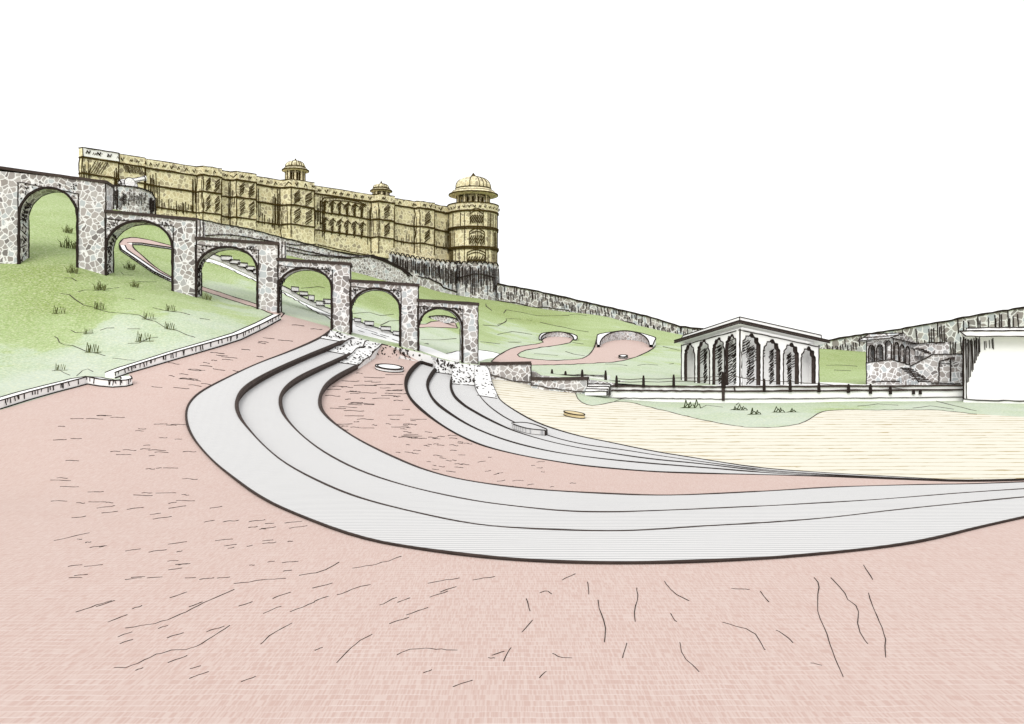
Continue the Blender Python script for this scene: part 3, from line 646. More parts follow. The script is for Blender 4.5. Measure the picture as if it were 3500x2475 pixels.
pp = MB(); strip(pp, lambda u: vt(u) + 1, lambda u: vc_(u) - 2, 'gold', .12)
u = 285
while u < 1530:
    if R.random() < .9:
        v = (vt(u) * .5 + vc_(u) * .5); k = R.choice([0, 1, 2])
        L = [[(u - 5, v - 4), (u, v + 5), (u + 5, v - 5)], [(u - 4, v + 5), (u, v - 5), (u + 5, v + 4)], [(u - 5, v + 3), (u - 1, v - 4), (u + 2, v + 4), (u + 6, v - 2)]][k]
        pstroke(pp, FA, L, 4.5, .16, .8, 'brown_ink', 6)
    u += R.uniform(20, 30)
pp.build('parapet', pal)
ws = MB()
strip_pts = [(272, 400)]
mbw = MB(); fpts = [PL.p(u, vt(u) - 2, poff(u) + .2) for u in (274, 396)] + [PL.p(u, vc_(u) - 4, poff(u) + .2) for u in (396, 274)]
mbw.prism(fpts, -PL.n * .15, 'white')
pstroke(mbw, FA, [(274, vc_(274)), (272, vt(272)), (330, vt(330)), (396, vt(396) + 1), (398, vc_(398))], 5, .25, 1, 'ink')
for u in (290, 326, 362): pstroke(mbw, FA, [(u - 6, vt(u) + 18), (u - 2, vt(u) + 8), (u + 3, vt(u) + 20), (u + 8, vt(u) + 9)], 4, .25, .8, 'ink', 6)
o = mbw.build('parapet', pal); o['label'] = 'white parapet panel at the far left end'
def win(u0, u1, va, vb_, n, slant):
    mb = MB()
    a, b = va((u0 + u1) / 2), vb_((u0 + u1) / 2)
    P = FA; e = 0.06
    mb.prism([P.p(u0, a, e), P.p(u1, a, e), P.p(u1, b, e), P.p(u0, b, e)], -PL.n * .05, 'gold')
    for i in range(n):
        v = a + (b - a) * (i + .5) / n
        pstroke(mb, P, [(u0 + R.uniform(1, 5), v + 6), (u1 - R.uniform(0, 4), v - 7)] if slant else [(u0 + 2, v), (u1, v)], 3.5, e + .04, 1.0, 'brown_ink', 30)
    mb.build('window', pal)
for (u0, u1) in BOXU:
    w_ = u1 - u0
    cols_ = [(u0 + w_ * .1, u0 + w_ * .42), (u0 + w_ * .58, u0 + w_ * .92)] if w_ > 55 else [(u0 + w_ * .28, u0 + w_ * .72)]
    for a, b in cols_:
        win(a, b, lambda u: vc_(u) + 12, lambda u: v1(u) - 10, 8, 1); win(a, b, lambda u: v1(u) + 12, lambda u: v2(u) - 10, 8, 1)
def bighatch(u0, u1, v0, v1_, n):
    mb = MB(); P = FA
    mb.prism([P.p(u0, v0, .06), P.p(u1, v0 + (u1 - u0) * .12, .06), P.p(u1, v1_ + (u1 - u0) * .12, .06), P.p(u0, v1_, .06)], -PL.n * .05, 'gold')
    for i in range(n):
        t = (i + .5) / n; u = u0 + (u1 - u0) * t
        pstroke(mb, P, [(u - 12, v1_ - 2 + (u - u0) * .12), (u + 12, v0 + 4 + (u - u0) * .12)] if n < 14 else [(u - 4, v0 + (u - u0) * .12), (u + 5, v1_ + (u - u0) * .12)], 3.0, .1, 1, 'brown_ink', 20)
    mb.build('window', pal)
bighatch(302, 352, 550, 594, 6); bighatch(418, 482, 566, 590, 14)
# arcaded balcony: two rows of six cusped openings under a drip arch
bal = MB()
pstroke(bal, FA, [(1098, 688), (1106, 676), (1140, 676), (1180, 680), (1220, 688), (1250, 698)], 5, .08, 1, 'brown_ink'); pstroke(bal, FA, [(1102, 692), (1140, 685), (1200, 690), (1252, 702)], 4, .08, 1, 'brown_ink')
for row, (va, vb_) in enumerate(((692, 732), (752, 800))):
    for k in range(6):
        u0 = 1100 + k * 25.5; s0 = (u0 - 1100) * .115
        for j in range(9):
            t = j / 8; pstroke(bal, FA, [(u0 + 2 + 4 * t, va + s0 + (vb_ - va) * t), (u0 + 15 - 3 * t, va + s0 - 9 + (vb_ - va) * t)], 4, .08, 1, 'brown_ink', 30)
        pstroke(bal, FA, [(u0 - 2, va + s0 + 14), (u0 + 2, va + s0), (u0 + 12, va + s0 - 6), (u0 + 22, va + s0 + 3)], 4, .1, .8, 'brown_ink', 8)
bal.build('balcony', pal)
def kiosk(u, vpeak, veave, vbase, wdrum, weave, wdome, d, hollow, fin):
    k = bpy.data.objects.new('kiosk', None); col.objects.link(k); k.parent = pal
    cen = at(u, vbase, d); k.location = cen - pal.location
    cx, cy = cen.x, cen.y; px = d / F; zz = lambda v: H - (v - CV) * px
    rd, re, rm = wdrum * px, weave * px, wdome * px
    n = 24
    mb = MB(); mb.lathe(cx, cy, [(rd * 1.05, zz(vbase + 30)), (rd * 1.05, zz(vbase - 3)), (rd * .9, zz(vbase - 3)), (0, zz(vbase - 3))], 'gold', n)
    ring_(mb, cx, cy, rd * 1.06, zz(vbase - 2), px * 2.2); mb.build('base', k)
    ve2 = veave[1]
    for i in range(8):
        mb = MB(); an = 2 * math.pi * (i + .3) / 8; x, y = cx + rd * .86 * math.cos(an), cy + rd * .86 * math.sin(an)
        mb.tube([(x, y, zz(vbase)), (x, y, zz(ve2) + .3)], [px * 5.0, px * 4.5], 'gold', 8)
        mb.tube([(x - px * 4.5, y - px * 3, zz(vbase)), (x - px * 4.5, y - px * 3, zz(ve2))], px * 1.5, 'brown_ink', 4)
        mb.tube([(x + px * 4.5, y - px * 3, zz(vbase)), (x + px * 4.5, y - px * 3, zz(ve2))], px * 1.2, 'brown_ink', 4)
        mb.build('column', k)
    mb = MB(); mb.lathe(cx, cy, [(rd * .62, zz(vbase)), (rd * .62, zz(ve2))], 'gold', n); 
    for i in range(5):
        an = -math.pi * (.2 + .15 * i); x, y = cx + rd * .63 * math.cos(an), cy + rd * .63 * math.sin(an)
        mb.tube([(x, y, zz(vbase - 4)), (x, y, zz(ve2 + 6))], px * 4, 'brown_ink', 6)
    mb.build('core', k)
    mb = MB(); mb.lathe(cx, cy, [(rd * .9, zz(ve2)), (re, zz(veave[1] - 2)), (re, zz(veave[1] - 6)), (rm * .98, zz(veave[0])), (0, zz(veave[0]))], 'gold', n)
    ring_(mb, cx, cy, re, zz(veave[1] - 4), px * 2.8); ring_(mb, cx, cy, rm, zz(veave[0]), px * 2.6); ring_(mb, cx, cy, (re + rm) / 2, zz((veave[0] + veave[1]) / 2 - 2) + .02, px * 1.6)
    mb.build('eave', k)
    hd = veave[0] - vpeak[1]
    prof = [(rm * math.cos(t) * (1 + .06 * math.sin(2 * t)), zz(veave[0] - hd * math.sin(t) ** .95)) for t in [i * math.pi / 2 / 12 for i in range(13)]]
    mb = MB(); mb.lathe(cx, cy, prof, 'gold', n)
    for an in [-math.pi * q for q in (.1, .22, .3, .38, .55, .9)]:
        mb.tube([(cx + r * 1.01 * math.cos(an), cy + r * 1.01 * math.sin(an), z + .01) for r, z in prof[:11 - R.randint(0, 4)]], px * 1.5, 'brown_ink', 4)
    mb.build('dome', k)
    mb = MB(); mb.lathe(cx, cy, [(rm * .2, zz(vpeak[1] + 2)), (rm * .1, zz(vpeak[1] * .6 + vpeak[0] * .4)), (0.0, zz(vpeak[0]))], 'brown_ink', 10); mb.build('finial', k)
def ring_(mb, cx, cy, r, z, w, m='brown_ink'):
    mb.tube([(cx + r * math.cos(2 * math.pi * i / 36), cy + r * math.sin(2 * math.pi * i / 36), z) for i in range(36)], w, m, 4, True)
kiosk(1010, (541, 550), (573, 588), 628, 34, 44, 33, PL.d(1010) + 1.5, 0, 1)
kiosk(1303, (616, 628), (645, 658), 674, 28, 36, 27, PL.d(1303) + 1, 0, 1)
dT = 207; kiosk(1618, (590, 604), (648, 672), 712, 62, 83, 61, dT, 0, 1)
# round corner tower
cT = at(1617, 912, dT); px = dT / F; zz = lambda v: H - (v - CV) * px; rT = 83 * px
tw = bpy.data.objects.new('round_tower', None); col.objects.link(tw); tw.parent = pal; tw.location = cT - pal.location
mb = MB(); mb.lathe(cT.x, cT.y, [(rT * 1.0, zz(1000)), (rT, zz(735)), (rT * 1.03, zz(732)), (rT * 1.05, zz(706)), (rT * .95, zz(706)), (rT * .95, zz(715)), (0, zz(715))], 'gold', 48)
for i in range(54):
    an = -math.pi * (.0 + i / 53.0) + R.uniform(-.02, .02)
    q = abs(math.cos(an)); 
    if R.random() > .55 + .45 * q: continue
    x, y = cT.x + rT * 1.003 * math.cos(an), cT.y + rT * 1.003 * math.sin(an); va = R.choice([740, 740, 800, 860]); vb2 = R.choice([790, 850, 905, 905])
    if vb2 > va: mb.tube([(x, y, zz(va)), (x, y, zz((va + vb2) / 2)), (x, y, zz(vb2))], px * R.uniform(1.3, 2.2), 'brown_ink', 4)
mb.build('drum', tw)
mb = MB(); 
for v, r, w_ in ((733, 1.03, 4), (787, 1.02, 4), (854, 1.03, 4.5), (706, 1.05, 2.5)): ring_(mb, cT.x, cT.y, rT * r, zz(v), px * w_)
for v in (790, 857): ring_(mb, cT.x, cT.y, rT * 1.03, zz(v + 3), px * 2)
for i in range(16):
    an = -math.pi * i / 15; x, y = cT.x + rT * 1.06 * math.cos(an), cT.y + rT * 1.06 * math.sin(an)
    mb.tube([(x - .25, y, zz(717)), (x, y, zz(723)), (x + .25, y, zz(716))], px * 2, 'brown_ink', 4)
mb.build('cornice', tw)
def tw_pt(du, v, r=1.02):
    s_ = max(-.98, min(.98, du / 83)); return Vector((cT.x + rT * r * s_, cT.y - rT * r * math.sqrt(1 - s_ * s_), zz(v)))
for (a, b, v0, vv1, two) in ((-6, 36, 728, 778, 1), (-8, 40, 796, 846, 0), (-16, 44, 866, 912, 0)):
    mb = MB(); n = 10
    arch_ = [(a + (b - a) * i / n, v0 + 8 - 10 * math.sin(math.pi * i / n)) for i in range(n + 1)]
    mb.add([tw_pt(u, v, 1.012) for u, v in arch_] + [tw_pt(u, vv1, 1.012) for u, v in arch_], [(i, i + 1, i + n + 2, i + n + 1) for i in range(n)], 'gold')
    mb.tube([tw_pt(u, v, 1.03) for u, v in arch_], px * 2, 'brown_ink', 4); mb.tube([tw_pt(u, v + 9, 1.03) for u, v in arch_], px * 1.7, 'brown_ink', 4)
    for u in (a, b): mb.tube([tw_pt(u, v0 + 8, 1.03), tw_pt(u, vv1, 1.03)], px * 1.8, 'brown_ink', 4)
    for i in range(14):
        u = a + (b - a) * (i % 7 + .6) / 7.2; v = v0 + 20 + (vv1 - v0 - 28) * (i // 7) * .55
        mb.tube([tw_pt(u - 3, v + 15, 1.03), tw_pt(u + 4, v, 1.03)], px * 2.2, 'brown_ink', 4)
    mb.build('window', tw)
# scalloped foot and rock plinth
rk = MB(); RKP = Plane(1300, 192, 1540, 203)
tpl = [(1310, 870), (1340, 876), (1380, 884), (1430, 892), (1480, 897), (1534, 902)]
poly = tpl + [(1534, 1090), (1500, 1070), (1468, 1050), (1410, 1020), (1310, 960)]
rk.prism([RKP.p(u, v, 3.0) for u, v in poly], -RKP.n * 6, 'far_stone')
rk.lathe(cT.x, cT.y, [(rT * 1.12, zz(1045)), (rT * 1.06, zz(908)), (rT * .9, zz(905))], 'far_stone', 40)
sc_ = []
for i in range(14):
    u = 1310 + i * 17
    sc_ += [(u, lerp(tpl, u) + 4), (u + 5, lerp(tpl, u) - 5), (u + 12, lerp(tpl, u) - 4), (u + 16, lerp(tpl, u) + 5)]
pstroke(rk, RKP, sc_, 5, 3.05, .6, 'ink', 8)
rk.tube([tw_pt(-80 + i * 4, 908 + (4 if i % 4 == 0 else -4), 1.09) for i in range(41)], px * 2.3, 'ink', 4)
hatch(rk, RKP, 1315, 1536, lambda u: lerp(tpl, u) + 5, lambda u: lerp([(1310, 918), (1410, 945), (1468, 968), (1536, 1000)], u), 52, 4.2, 0, 3.06, 'ink', .3)
for i in range(40):
    du = -82 + 164 * (i + R.random() * .6) / 40; v0 = 914 + R.uniform(0, 20); v3 = v0 + R.uniform(40, 95)
    rk.tube([tw_pt(du, v0, 1.10), tw_pt(du, (v0 + v3) / 2, 1.115), tw_pt(du, min(v3, 1014), 1.125)], px * R.uniform(1.4, 2.4), 'ink', 4)
rk.tube([tw_pt(-70 + 15 * i, 950 + 6 * math.sin(i * .8), 1.11) for i in range(10)], px * 2, 'ink', 4)
pstroke(rk, RKP, [(1404, 948), (1440, 955), (1480, 972), (1490, 986), (1536, 1000)], 6, 3.05, 1.5, 'ink')
tag(rk.build('rock_plinth'), 'rough grey rock base with vertical ink hatching under the round palace tower', 'rock base')

# ------------------------------------------------------------------ ramparts
def rampart(name, P, top, bot, thick, label, nh, w=4):
    mb = MB(); mb.prism([P.p(u, v) for u, v in top] + [P.p(u, v + 8) for u, v in bot[::-1]], -P.n * thick, 'far_stone')
    pstroke(mb, P, top, 8, .08, 1, 'ink'); pstroke(mb, P, bot, 4, .08, 1.5, 'ink')
    a, b = top[0][0], top[-1][0]
    for i in range(nh):
        u = a + (b - a) * (i + R.random() * .8) / nh; t0, b0 = lerp(top, u), lerp(bot, u)
        k = R.random(); v0 = t0 + (b0 - t0) * (R.uniform(.02, .15) if k < .5 else R.uniform(.35, .55)); v3 = v0 + (b0 - t0) * R.uniform(.3, .5)
        pstroke(mb, P, [(u, v0), (u + R.uniform(-1, 4), min(v3, b0))], w, .1, .8, 'ink', 14)
    return tag(mb.build(name), label, 'rampart')
rampart('rampart', Plane(1700, 203, 2420, 188), [(1700, 970), (1820, 992), (1951, 1021), (2113, 1058), (2228, 1085), (2323, 1116), (2400, 1124), (2440, 1130)], [(1700, 1028), (1774, 1036), (1815, 1050), (1869, 1050), (1944, 1060), (1951, 1073), (2022, 1087), (2100, 1091), (2167, 1106), (2190, 1124), (2235, 1146), (2303, 1152), (2440, 1165)], 3, 'long dark-hatched grey rampart running down from the round tower to the white pavilion', 105)
rampart('rampart', Plane(2780, 150, 3760, 118), [(2780, 1172), (2821, 1166), (2870, 1155), (2962, 1142), (3060, 1128), (3120, 1117), (3180, 1106), (3236, 1098), (3290, 1086), (3338, 1077), (3760, 1010)], [(2780, 1212), (2805, 1215), (2842, 1222), (2873, 1212), (2956, 1206), (3100, 1230), (3290, 1240), (3760, 1270)], 3, 'grey rampart rising to the right behind the stone house', 110)

# ------------------------------------------------------------------ white staircase behind the arches
WS = Plane(690, 82, 1580, 88)
stc = thing('white_staircase', ground(1150, 85), 'white stepped staircase descending the slope behind the arcade', 'staircase')
tl = ST_TOP
mb = MB(); mb.prism([WS.p(u, v) for u, v in tl] + [WS.p(u, v + 16) for u, v in tl[::-1]], -WS.n * 1.4, 'white'); pstroke(mb, WS, tl, 4, .04, 1)
mb.build('side_wall', stc)
for (u, v, w_, h_) in ((774, 886, 36, 12), (803, 898, 34, 10), (830, 909, 32, 11), (856, 920, 30, 11), (880, 932, 28, 12), (1008, 992, 26, 12), (1038, 1006, 28, 10), (1064, 1022, 20, 14), (1095, 1040, 30, 12), (1122, 1034, 34, 12), (1222, 1096, 22, 9), (1262, 1108, 32, 11), (1318, 1126, 34, 11), (1358, 1142, 30, 10), (1452, 1184, 22, 10), (1490, 1198, 26, 9), (1535, 1216, 26, 10)):
    mb = MB(); q = [(u - w_ / 2, v - h_), (u + w_ / 2, v - h_ + 2), (u + w_ / 2, v + 5), (u - w_ / 2, v + 3)]
    mb.prism([WS.p(a, b, .15) for a, b in q], -WS.n * 1.6, 'white'); pstroke(mb, WS, q, 5, .17, .6, 'ink', 20, True); mb.build('parapet_block', stc)

# ------------------------------------------------------------------ kerb walls
def low_wall(name, px_line, hpx, thick, label, cat, marks=True, white='white'):
    mb = MB(); q = resample(px_line, 18); ps = [hit(u, v) for u, v in q]; n = len(ps)
    tops = []; T_ = []
    for i, p in enumerate(ps):
        t = (ps[min(n - 1, i + 1)] - ps[max(0, i - 1)]); t.z = 0; t.normalize(); nn = Vector((-t.y, t.x, 0))
        T_.append(nn)
    hs = [lerp(hpx, u) * p.y / F for (u, v), p in zip(q, ps)]
    vs = []
    for p, nn, h in zip(ps, T_, hs):
        vs += [p + Vector((0, 0, -.3)), p + Vector((0, 0, h)), p + nn * thick + Vector((0, 0, h)), p + nn * thick + Vector((0, 0, -.3))]
    fs = []
    for i in range(n - 1):
        for k in range(3): fs.append((4 * i + k, 4 * i + k + 1, 4 * i + k + 5, 4 * i + k + 4))
    fs += [(3, 2, 1, 0), (4 * n - 4, 4 * n - 3, 4 * n - 2, 4 * n - 1)]
    mb.add(vs, fs, white)
    for k, w_ in ((1, 5), (2, 5)): mb.tube([vs[4 * i + k] + Vector((0, 0, .01)) for i in range(n)], [w_ * .5 * ps[i].y / F for i in range(n)], 'ink', 4)
    mb.tube([ps[i] + Vector((0, 0, .03)) - T_[i] * .02 for i in range(n)], [2.5 * ps[i].y / F for i in range(n)], 'ink', 4)
    if marks:
        for i in range(n - 1):
            for k in range(2):
                if R.random() < .75:
                    t = R.random(); p = ps[i].lerp(ps[i + 1], t) - T_[i] * .02; h = hs[i]
                    mb.tube([p + Vector((0, 0, h * .95)), p + Vector((R.uniform(-.06, .06), 0, h * R.uniform(.25, .6)))], 1.6 * p.y / F, 'ink', 4)
    return tag(mb.build(name), label, cat)
low_wall('kerb_wall', [(-600, 1500), (-200, 1432), (0, 1400), (100, 1368), (196, 1341), (270, 1322), (298, 1314), (340, 1321), (384, 1325), (430, 1322), (452, 1316), (447, 1308)], [(0, 30), (196, 26), (298, 26), (452, 22)], .55, 'low white kerb wall with a kink, along the left end of the pink plaza', 'kerb wall', True)
low_wall('kerb_wall', [(392, 1294), (420, 1284), (439, 1277), (600, 1230), (750, 1186), (823, 1162), (900, 1125), (958, 1093)], [(392, 20), (600, 26), (750, 24), (958, 18)], .6, 'low white kerb wall climbing from the plaza to the third arch', 'kerb wall', True)
low_wall('path_kerb', z1([(700, 1070), (720, 1110), (810, 1170), (910, 1240), (1010, 1310), (1170, 1390)]), [(400, 7)], .5, 'narrow white kerb along the lower edge of the hairpin path', 'kerb', True)
low_wall('path_kerb', z1([(815, 1048), (900, 1050), (1000, 1066), (1180, 1092)]), [(400, 7)], .5, 'short white kerb inside the upper bend of the hairpin path', 'kerb', False)

# ------------------------------------------------------------------ retaining walls beside the sand
def ret_wall(P, top, bot, label, patch=None):
    mb = MB(); mb.prism([P.p(u, v) for u, v in top] + [P.p(u, v + 24) for u, v in bot[::-1]], -P.n * .9, 'stone')
    q = [P.p(u, v - 6, .12) for u, v in top] + [P.p(u, v + 5, .12) for u, v in top[::-1]]; mb.prism(q, -P.n * 1.15, 'dark')
    pstroke(mb, P, bot, 5, .05, 1.5, 'thin_ink'); pstroke(mb, P, [top[-1], bot[-1]], 6, .04, .6); pstroke(mb, P, [top[0], bot[0]], 4, .04, .6)
    return tag(mb.build('retaining_wall'), label, 'retaining wall')
ret_wall(Plane(1640, 78.2, 1815, 78.0), [(1640, 1244), (1720, 1243), (1815, 1241)], [(1640, 1272), (1700, 1287), (1751, 1301), (1815, 1306)], 'grey stone retaining wall with dark coping beside the last arcade pier')
ret_wall(Plane(1815, 76.3, 2008, 75.2), [(1815, 1295), (1900, 1296), (2008, 1294)], [(1815, 1316), (1876, 1326), (1964, 1337), (2008, 1341)], 'lower grey stone retaining wall ending at the small white steps')

# ------------------------------------------------------------------ white terrace
ter = thing('terrace', ground(2472, 76), 'low white terrace with dark edge lines under the arched white pavilion', 'terrace')
T1, T2 = Plane(2085, 74.6, 2472, 72.2), Plane(2472, 72.2, 3300, 76.6)
ztop = 1.98
def cut(P, u): p = P.p(u, CV); return Vector((p.x, p.y, ztop))
pl = [cut(T1, 2085), cut(T1, 2472), cut(T2, 3290)]; pb = [Vector((pl[2].x + 3, 92, ztop)), Vector((pl[0].x + 3, 86, ztop))]
mb = MB(); mb.prism(pl + pb, (0, 0, -2.2), 'white')
mb.build('base', ter)
mb = MB()
for P, a, b in ((T1, 2085, 2472), (T2, 2472, 3288)):
    vz = lambda u, z: CV + (H - z) / P.d(u) * F
    for z, w_ in ((ztop, 9), (ztop - .36, 9), (ztop - 1.0, 4)):
        pstroke(mb, P, [(u, vz(u, z)) for u in np.linspace(a, b, 30)], w_, .05, .9, 'dark' if w_ > 5 else 'thin_ink', 40)
pstroke(mb, T1, [(2472, 1320), (2472, 1370)], 14, .05, .5, 'dark'); pstroke(mb, T2, [(2508, 1322), (2512, 1340)], 8, .05, .5, 'dark')
mb.build('edge_line', ter)
st = MB()
TS = Plane(2008, 75.0, 2090, 74.4)
for k in range(4):
    v = 1312 + k * 8; z = lambda vv: vv
    q = [(2012 - k * 1, v), (2088 - k * 2, v), (2088 - k * 2, 1350), (2012 - k * 1, 1350)]
    st.prism([TS.p(a, b, .25 + .28 * k) for a, b in q], -TS.n * .3, 'white'); pstroke(st, TS, q[:2], 5, .27 + .28 * k, .8, 'ink', 20); pstroke(st, TS, q[1:3], 4, .27 + .28 * k, .8, 'ink', 20)
tag(st.build('stone_steps'), 'small flight of white steps at the left end of the terrace', 'steps')
UW = MB(); UP_ = Plane(1885, 79.2, 2120, 77)
UW.prism([UP_.p(u, v) for u, v in ((1890, 1283), (2075, 1285), (2075, 1302), (2125, 1302), (2125, 1325), (1890, 1316))], -UP_.n * 1.2, 'white'); pstroke(UW, UP_, [(1890, 1282), (2072, 1283)], 4, .04, 1); pstroke(UW, UP_, [(2080, 1302), (2120, 1303)], 4, .04, 1)
pstroke(UW, UP_, [(2028, 1308), (2100, 1308)], 5, .04, 1); tag(UW.build('low_wall'), 'low white wall standing behind the lower retaining wall, under the short posts', 'low wall')
# rope fences
def fence(P, posts, label, rails):
    f = thing('rope_fence', P.p(posts[0][0], posts[0][2]), label, 'fence')
    for (u, v0, v1_) in posts:
        mb = MB(); r = 5.4 * P.d(u) / F; a, b = P.p(u, v1_ + 3, .1), P.p(u, v0, .1)
        mb.tube([a, a.lerp(b, .1), a.lerp(b, .7), b], [r * 1.1, r, r * .9, r * .5], 'ink', 6); mb.build('post', f)
    for (a, b) in zip(posts, posts[1:]):
        for t in rails:
            mb = MB(); va, vb2 = a[1] + (a[2] - a[1]) * t, b[1] + (b[2] - b[1]) * t
            pstroke(mb, P, [(a[0], va), ((a[0] + b[0]) / 2, (va + vb2) / 2 + 2.5), (b[0], vb2)], 3.4, .1, .5, 'thin_ink', 25); mb.build('rope', f)
fence(UP_, [(1888, 1262, 1290), (1934, 1268, 1290), (1991, 1263, 1291), (2071, 1266, 1304)], 'short rope fence on the low white wall, left of the white steps', (.55,))
fence(T1, [(2108, 1283, 1320), (2200, 1283, 1322), (2303, 1280, 1322), (2470, 1270, 1322)], 'rope fence along the left terrace edge, beside the lawn', (.3, .55))
fence(T2, [(2474, 1272, 1324), (2610, 1294, 1337), (2699, 1298, 1337), (2797, 1306, 1338), (2898, 1312, 1340), (2973, 1312, 1343), (3041, 1318, 1345), (3120, 1330, 1345), (3143, 1330, 1345)], 'rope fence along the right terrace edge, before the pavilion and stone house', (.15,))

# ------------------------------------------------------------------ pavilion
pv = thing('pavilion', Vector(tuple(at(2527, 1322, 76).xy) + (ztop,)), 'white open pavilion with scalloped arches and a flat overhanging roof', 'pavilion')
PA, PB = Plane(2332, 84, 2529, 75), Plane(2529, 75, 2797, 82)
z22 = lambda x: 2250 + .3079 * x
zv = lambda y: 1000 + .3079 * y
def cusp(u0, u1, vtop, vspring, n=40):
    cu, a, b = (u0 + u1) / 2, (u1 - u0) / 2, vspring - vtop; out = []
    for i in range(n + 1):
        t = math.pi * i / n; s = 1 - .17 * abs(math.sin(4.5 * t)) ; x = math.cos(t); y = math.sin(t)
        peak = 1 + .16 * math.exp(-((t - math.pi / 2) / .18) ** 2)
        out.append((cu + a * x * (s if .1 < t < 3.04 else 1), vspring - b * .88 * y * s * peak))
    return out
LA = [(z22(a), z22(b), zv(t)) for a, b, t in ((296, 408, 552), (440, 572, 515), (608, 738, 492), (752, 882, 455))]
RA = [(z22(a), z22(b), zv(t)) for a, b, t in ((922, 1125, 448), (1162, 1345, 512), (1386, 1552, 550), (1582, 1738, 592))]
def face(P, arches, end0, end1, top0, top1, bot0, bot1, name, sign):
    mb = MB(); lt = lambda u: top0 + (top1 - top0) * (u - end0) / (end1 - end0); lb = lambda u: bot0 + (bot1 - bot0) * (u - end0) / (end1 - end0)
    poly = [(end0, lt(end0)), (end1, lt(end1)), (end1, lb(end1))]
    for u0, u1, vtop in arches[::-1]:
        sp = vtop + 42; poly += [(u1, lb(u1))] + cusp(u0, u1, vtop, sp) + [(u0, lb(u0))]
    poly += [(end0, lb(end0))]
    b = -P.n * (.24 if sign > 0 else .36); n = len(poly); vs = [P.p(u, v) for u, v in poly]
    mb.add(vs + [p + b for p in vs], [tuple(range(n)), tuple(range(2 * n - 1, n - 1, -1))], 'white')
    fs = [(i, i + n, (i + 1) % n + n, (i + 1) % n) for i in range(n)]
    mb.add(vs + [p + b for p in vs], fs[:3] + fs[-1:], 'white'); mb.add(vs + [p + b for p in vs], fs[3:-1], 'dark')  # arch reveals coloured dark to paint in the shade of the openings
    for u0, u1, vtop in arches:
        sp = vtop + 42
        pstroke(mb, P, [(u1, lb(u1) - 2)] + cusp(u0, u1, vtop, sp) + [(u0, lb(u0) - 2)], 5, .03, .6, 'ink', 8)
    pstroke(mb, P, [(end0, lt(end0)), (end0, lb(end0))], 4, .03); pstroke(mb, P, [(end1, lt(end1)), (end1, lb(end1))], 4, .03)
    pstroke(mb, P, [(end0, lt(end0) + 4), (end1, lt(end1) + 4)], 4, .04)
    mb.build(name, pv)
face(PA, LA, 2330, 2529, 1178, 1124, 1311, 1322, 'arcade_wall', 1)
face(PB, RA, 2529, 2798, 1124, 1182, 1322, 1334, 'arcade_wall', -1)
# inner white room seen through the arches, with slanted hatching that draws in shade
Lc, Cc, Rc = PA.p(2332, CV), PA.p(2529, CV), PB.p(2797, CV)
cor = lambda p, z: Vector((p.x, p.y, z))
def vint(o_, v):                                   # corner of the two offset planes
    n1, n2 = PA.n, PB.n; return at(2529, v, 75) + (n1 + n2) * (o_ / (1 + n1.dot(n2)))
li, ci_, ri = PA.p(2326, CV, -1.3), vint(-1.3, CV), PB.p(2804, CV, -1.3)
bi = li + ri - ci_
mb = MB(); zr0, zr1 = ztop - .02, 7.0
vs = [cor(p, zr0) for p in (li, ci_, ri, bi)] + [cor(p, zr1) for p in (li, ci_, ri, bi)]
mb.add(vs, [(0, 1, 5, 4), (1, 2, 6, 5), (2, 3, 7, 6), (3, 0, 4, 7)], 'white')
for a_, b_ in ((PA.p(2331, CV, -.3), li), (ri, PB.p(2796, CV, -.4))): mb.add([cor(a_, zr0), cor(b_, zr0), cor(b_, 6.0), cor(a_, 6.0)], [(0, 1, 2, 3)], 'white')
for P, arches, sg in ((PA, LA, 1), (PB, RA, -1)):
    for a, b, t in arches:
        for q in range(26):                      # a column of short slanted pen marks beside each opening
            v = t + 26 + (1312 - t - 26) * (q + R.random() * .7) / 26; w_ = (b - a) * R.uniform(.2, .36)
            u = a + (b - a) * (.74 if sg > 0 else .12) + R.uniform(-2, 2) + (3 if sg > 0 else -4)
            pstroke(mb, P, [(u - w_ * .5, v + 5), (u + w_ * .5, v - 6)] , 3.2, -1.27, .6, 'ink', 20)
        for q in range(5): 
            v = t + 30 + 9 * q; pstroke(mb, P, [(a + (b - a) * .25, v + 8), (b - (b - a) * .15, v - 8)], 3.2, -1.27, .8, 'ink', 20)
mb.build('inner_wall', pv)
# roof: projecting eave slab and set-back parapet
off = lambda P, u, v, o_: P.p(u, v, o_)
def vint(o_, v):                                   # corner of the two offset planes
    a = PA.p(2529, v, o_); n1, n2 = PA.n, PB.n; b = at(2529, v, 75)
    k = o_ / (1 + n1.dot(n2)); return b + (n1 + n2) * k
e0, e1, e2 = PA.p(2320, 1171, .5), vint(.5, 1104), PB.p(2820, 1171, .5)
eb = e0 + e2 - e1
th = Vector((0, 0, .2))
mb = MB(); cq = (e0 + e1 + e2 + eb) / 4                     # ring of slabs; open court made up to let sky light onto inner wall
E = [e0, e1, e2, eb]; I = [p + (cq - p) * .22 for p in E]
for a in range(4):
    b_ = (a + 1) % 4
    mb.add([E[a], E[b_], I[b_], I[a], E[a] + th, E[b_] + th, I[b_] + th, I[a] + th], [(0, 1, 2, 3), (4, 5, 6, 7), (2, 3, 7, 6)], 'white')
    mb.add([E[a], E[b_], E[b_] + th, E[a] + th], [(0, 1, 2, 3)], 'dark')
mb.tube([e0 + th, e1 + th, e2 + th], .05, 'ink'); mb.tube([e0 - Vector((0, 0, .05)), e1 - Vector((0, 0, .05)), e2 - Vector((0, 0, .05))], .05, 'ink')
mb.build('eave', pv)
f0, f1, f2 = PA.p(2335, 1160, .25), vint(.25, 1108), PB.p(2800, 1165, .25); fb = f0 + f2 - f1
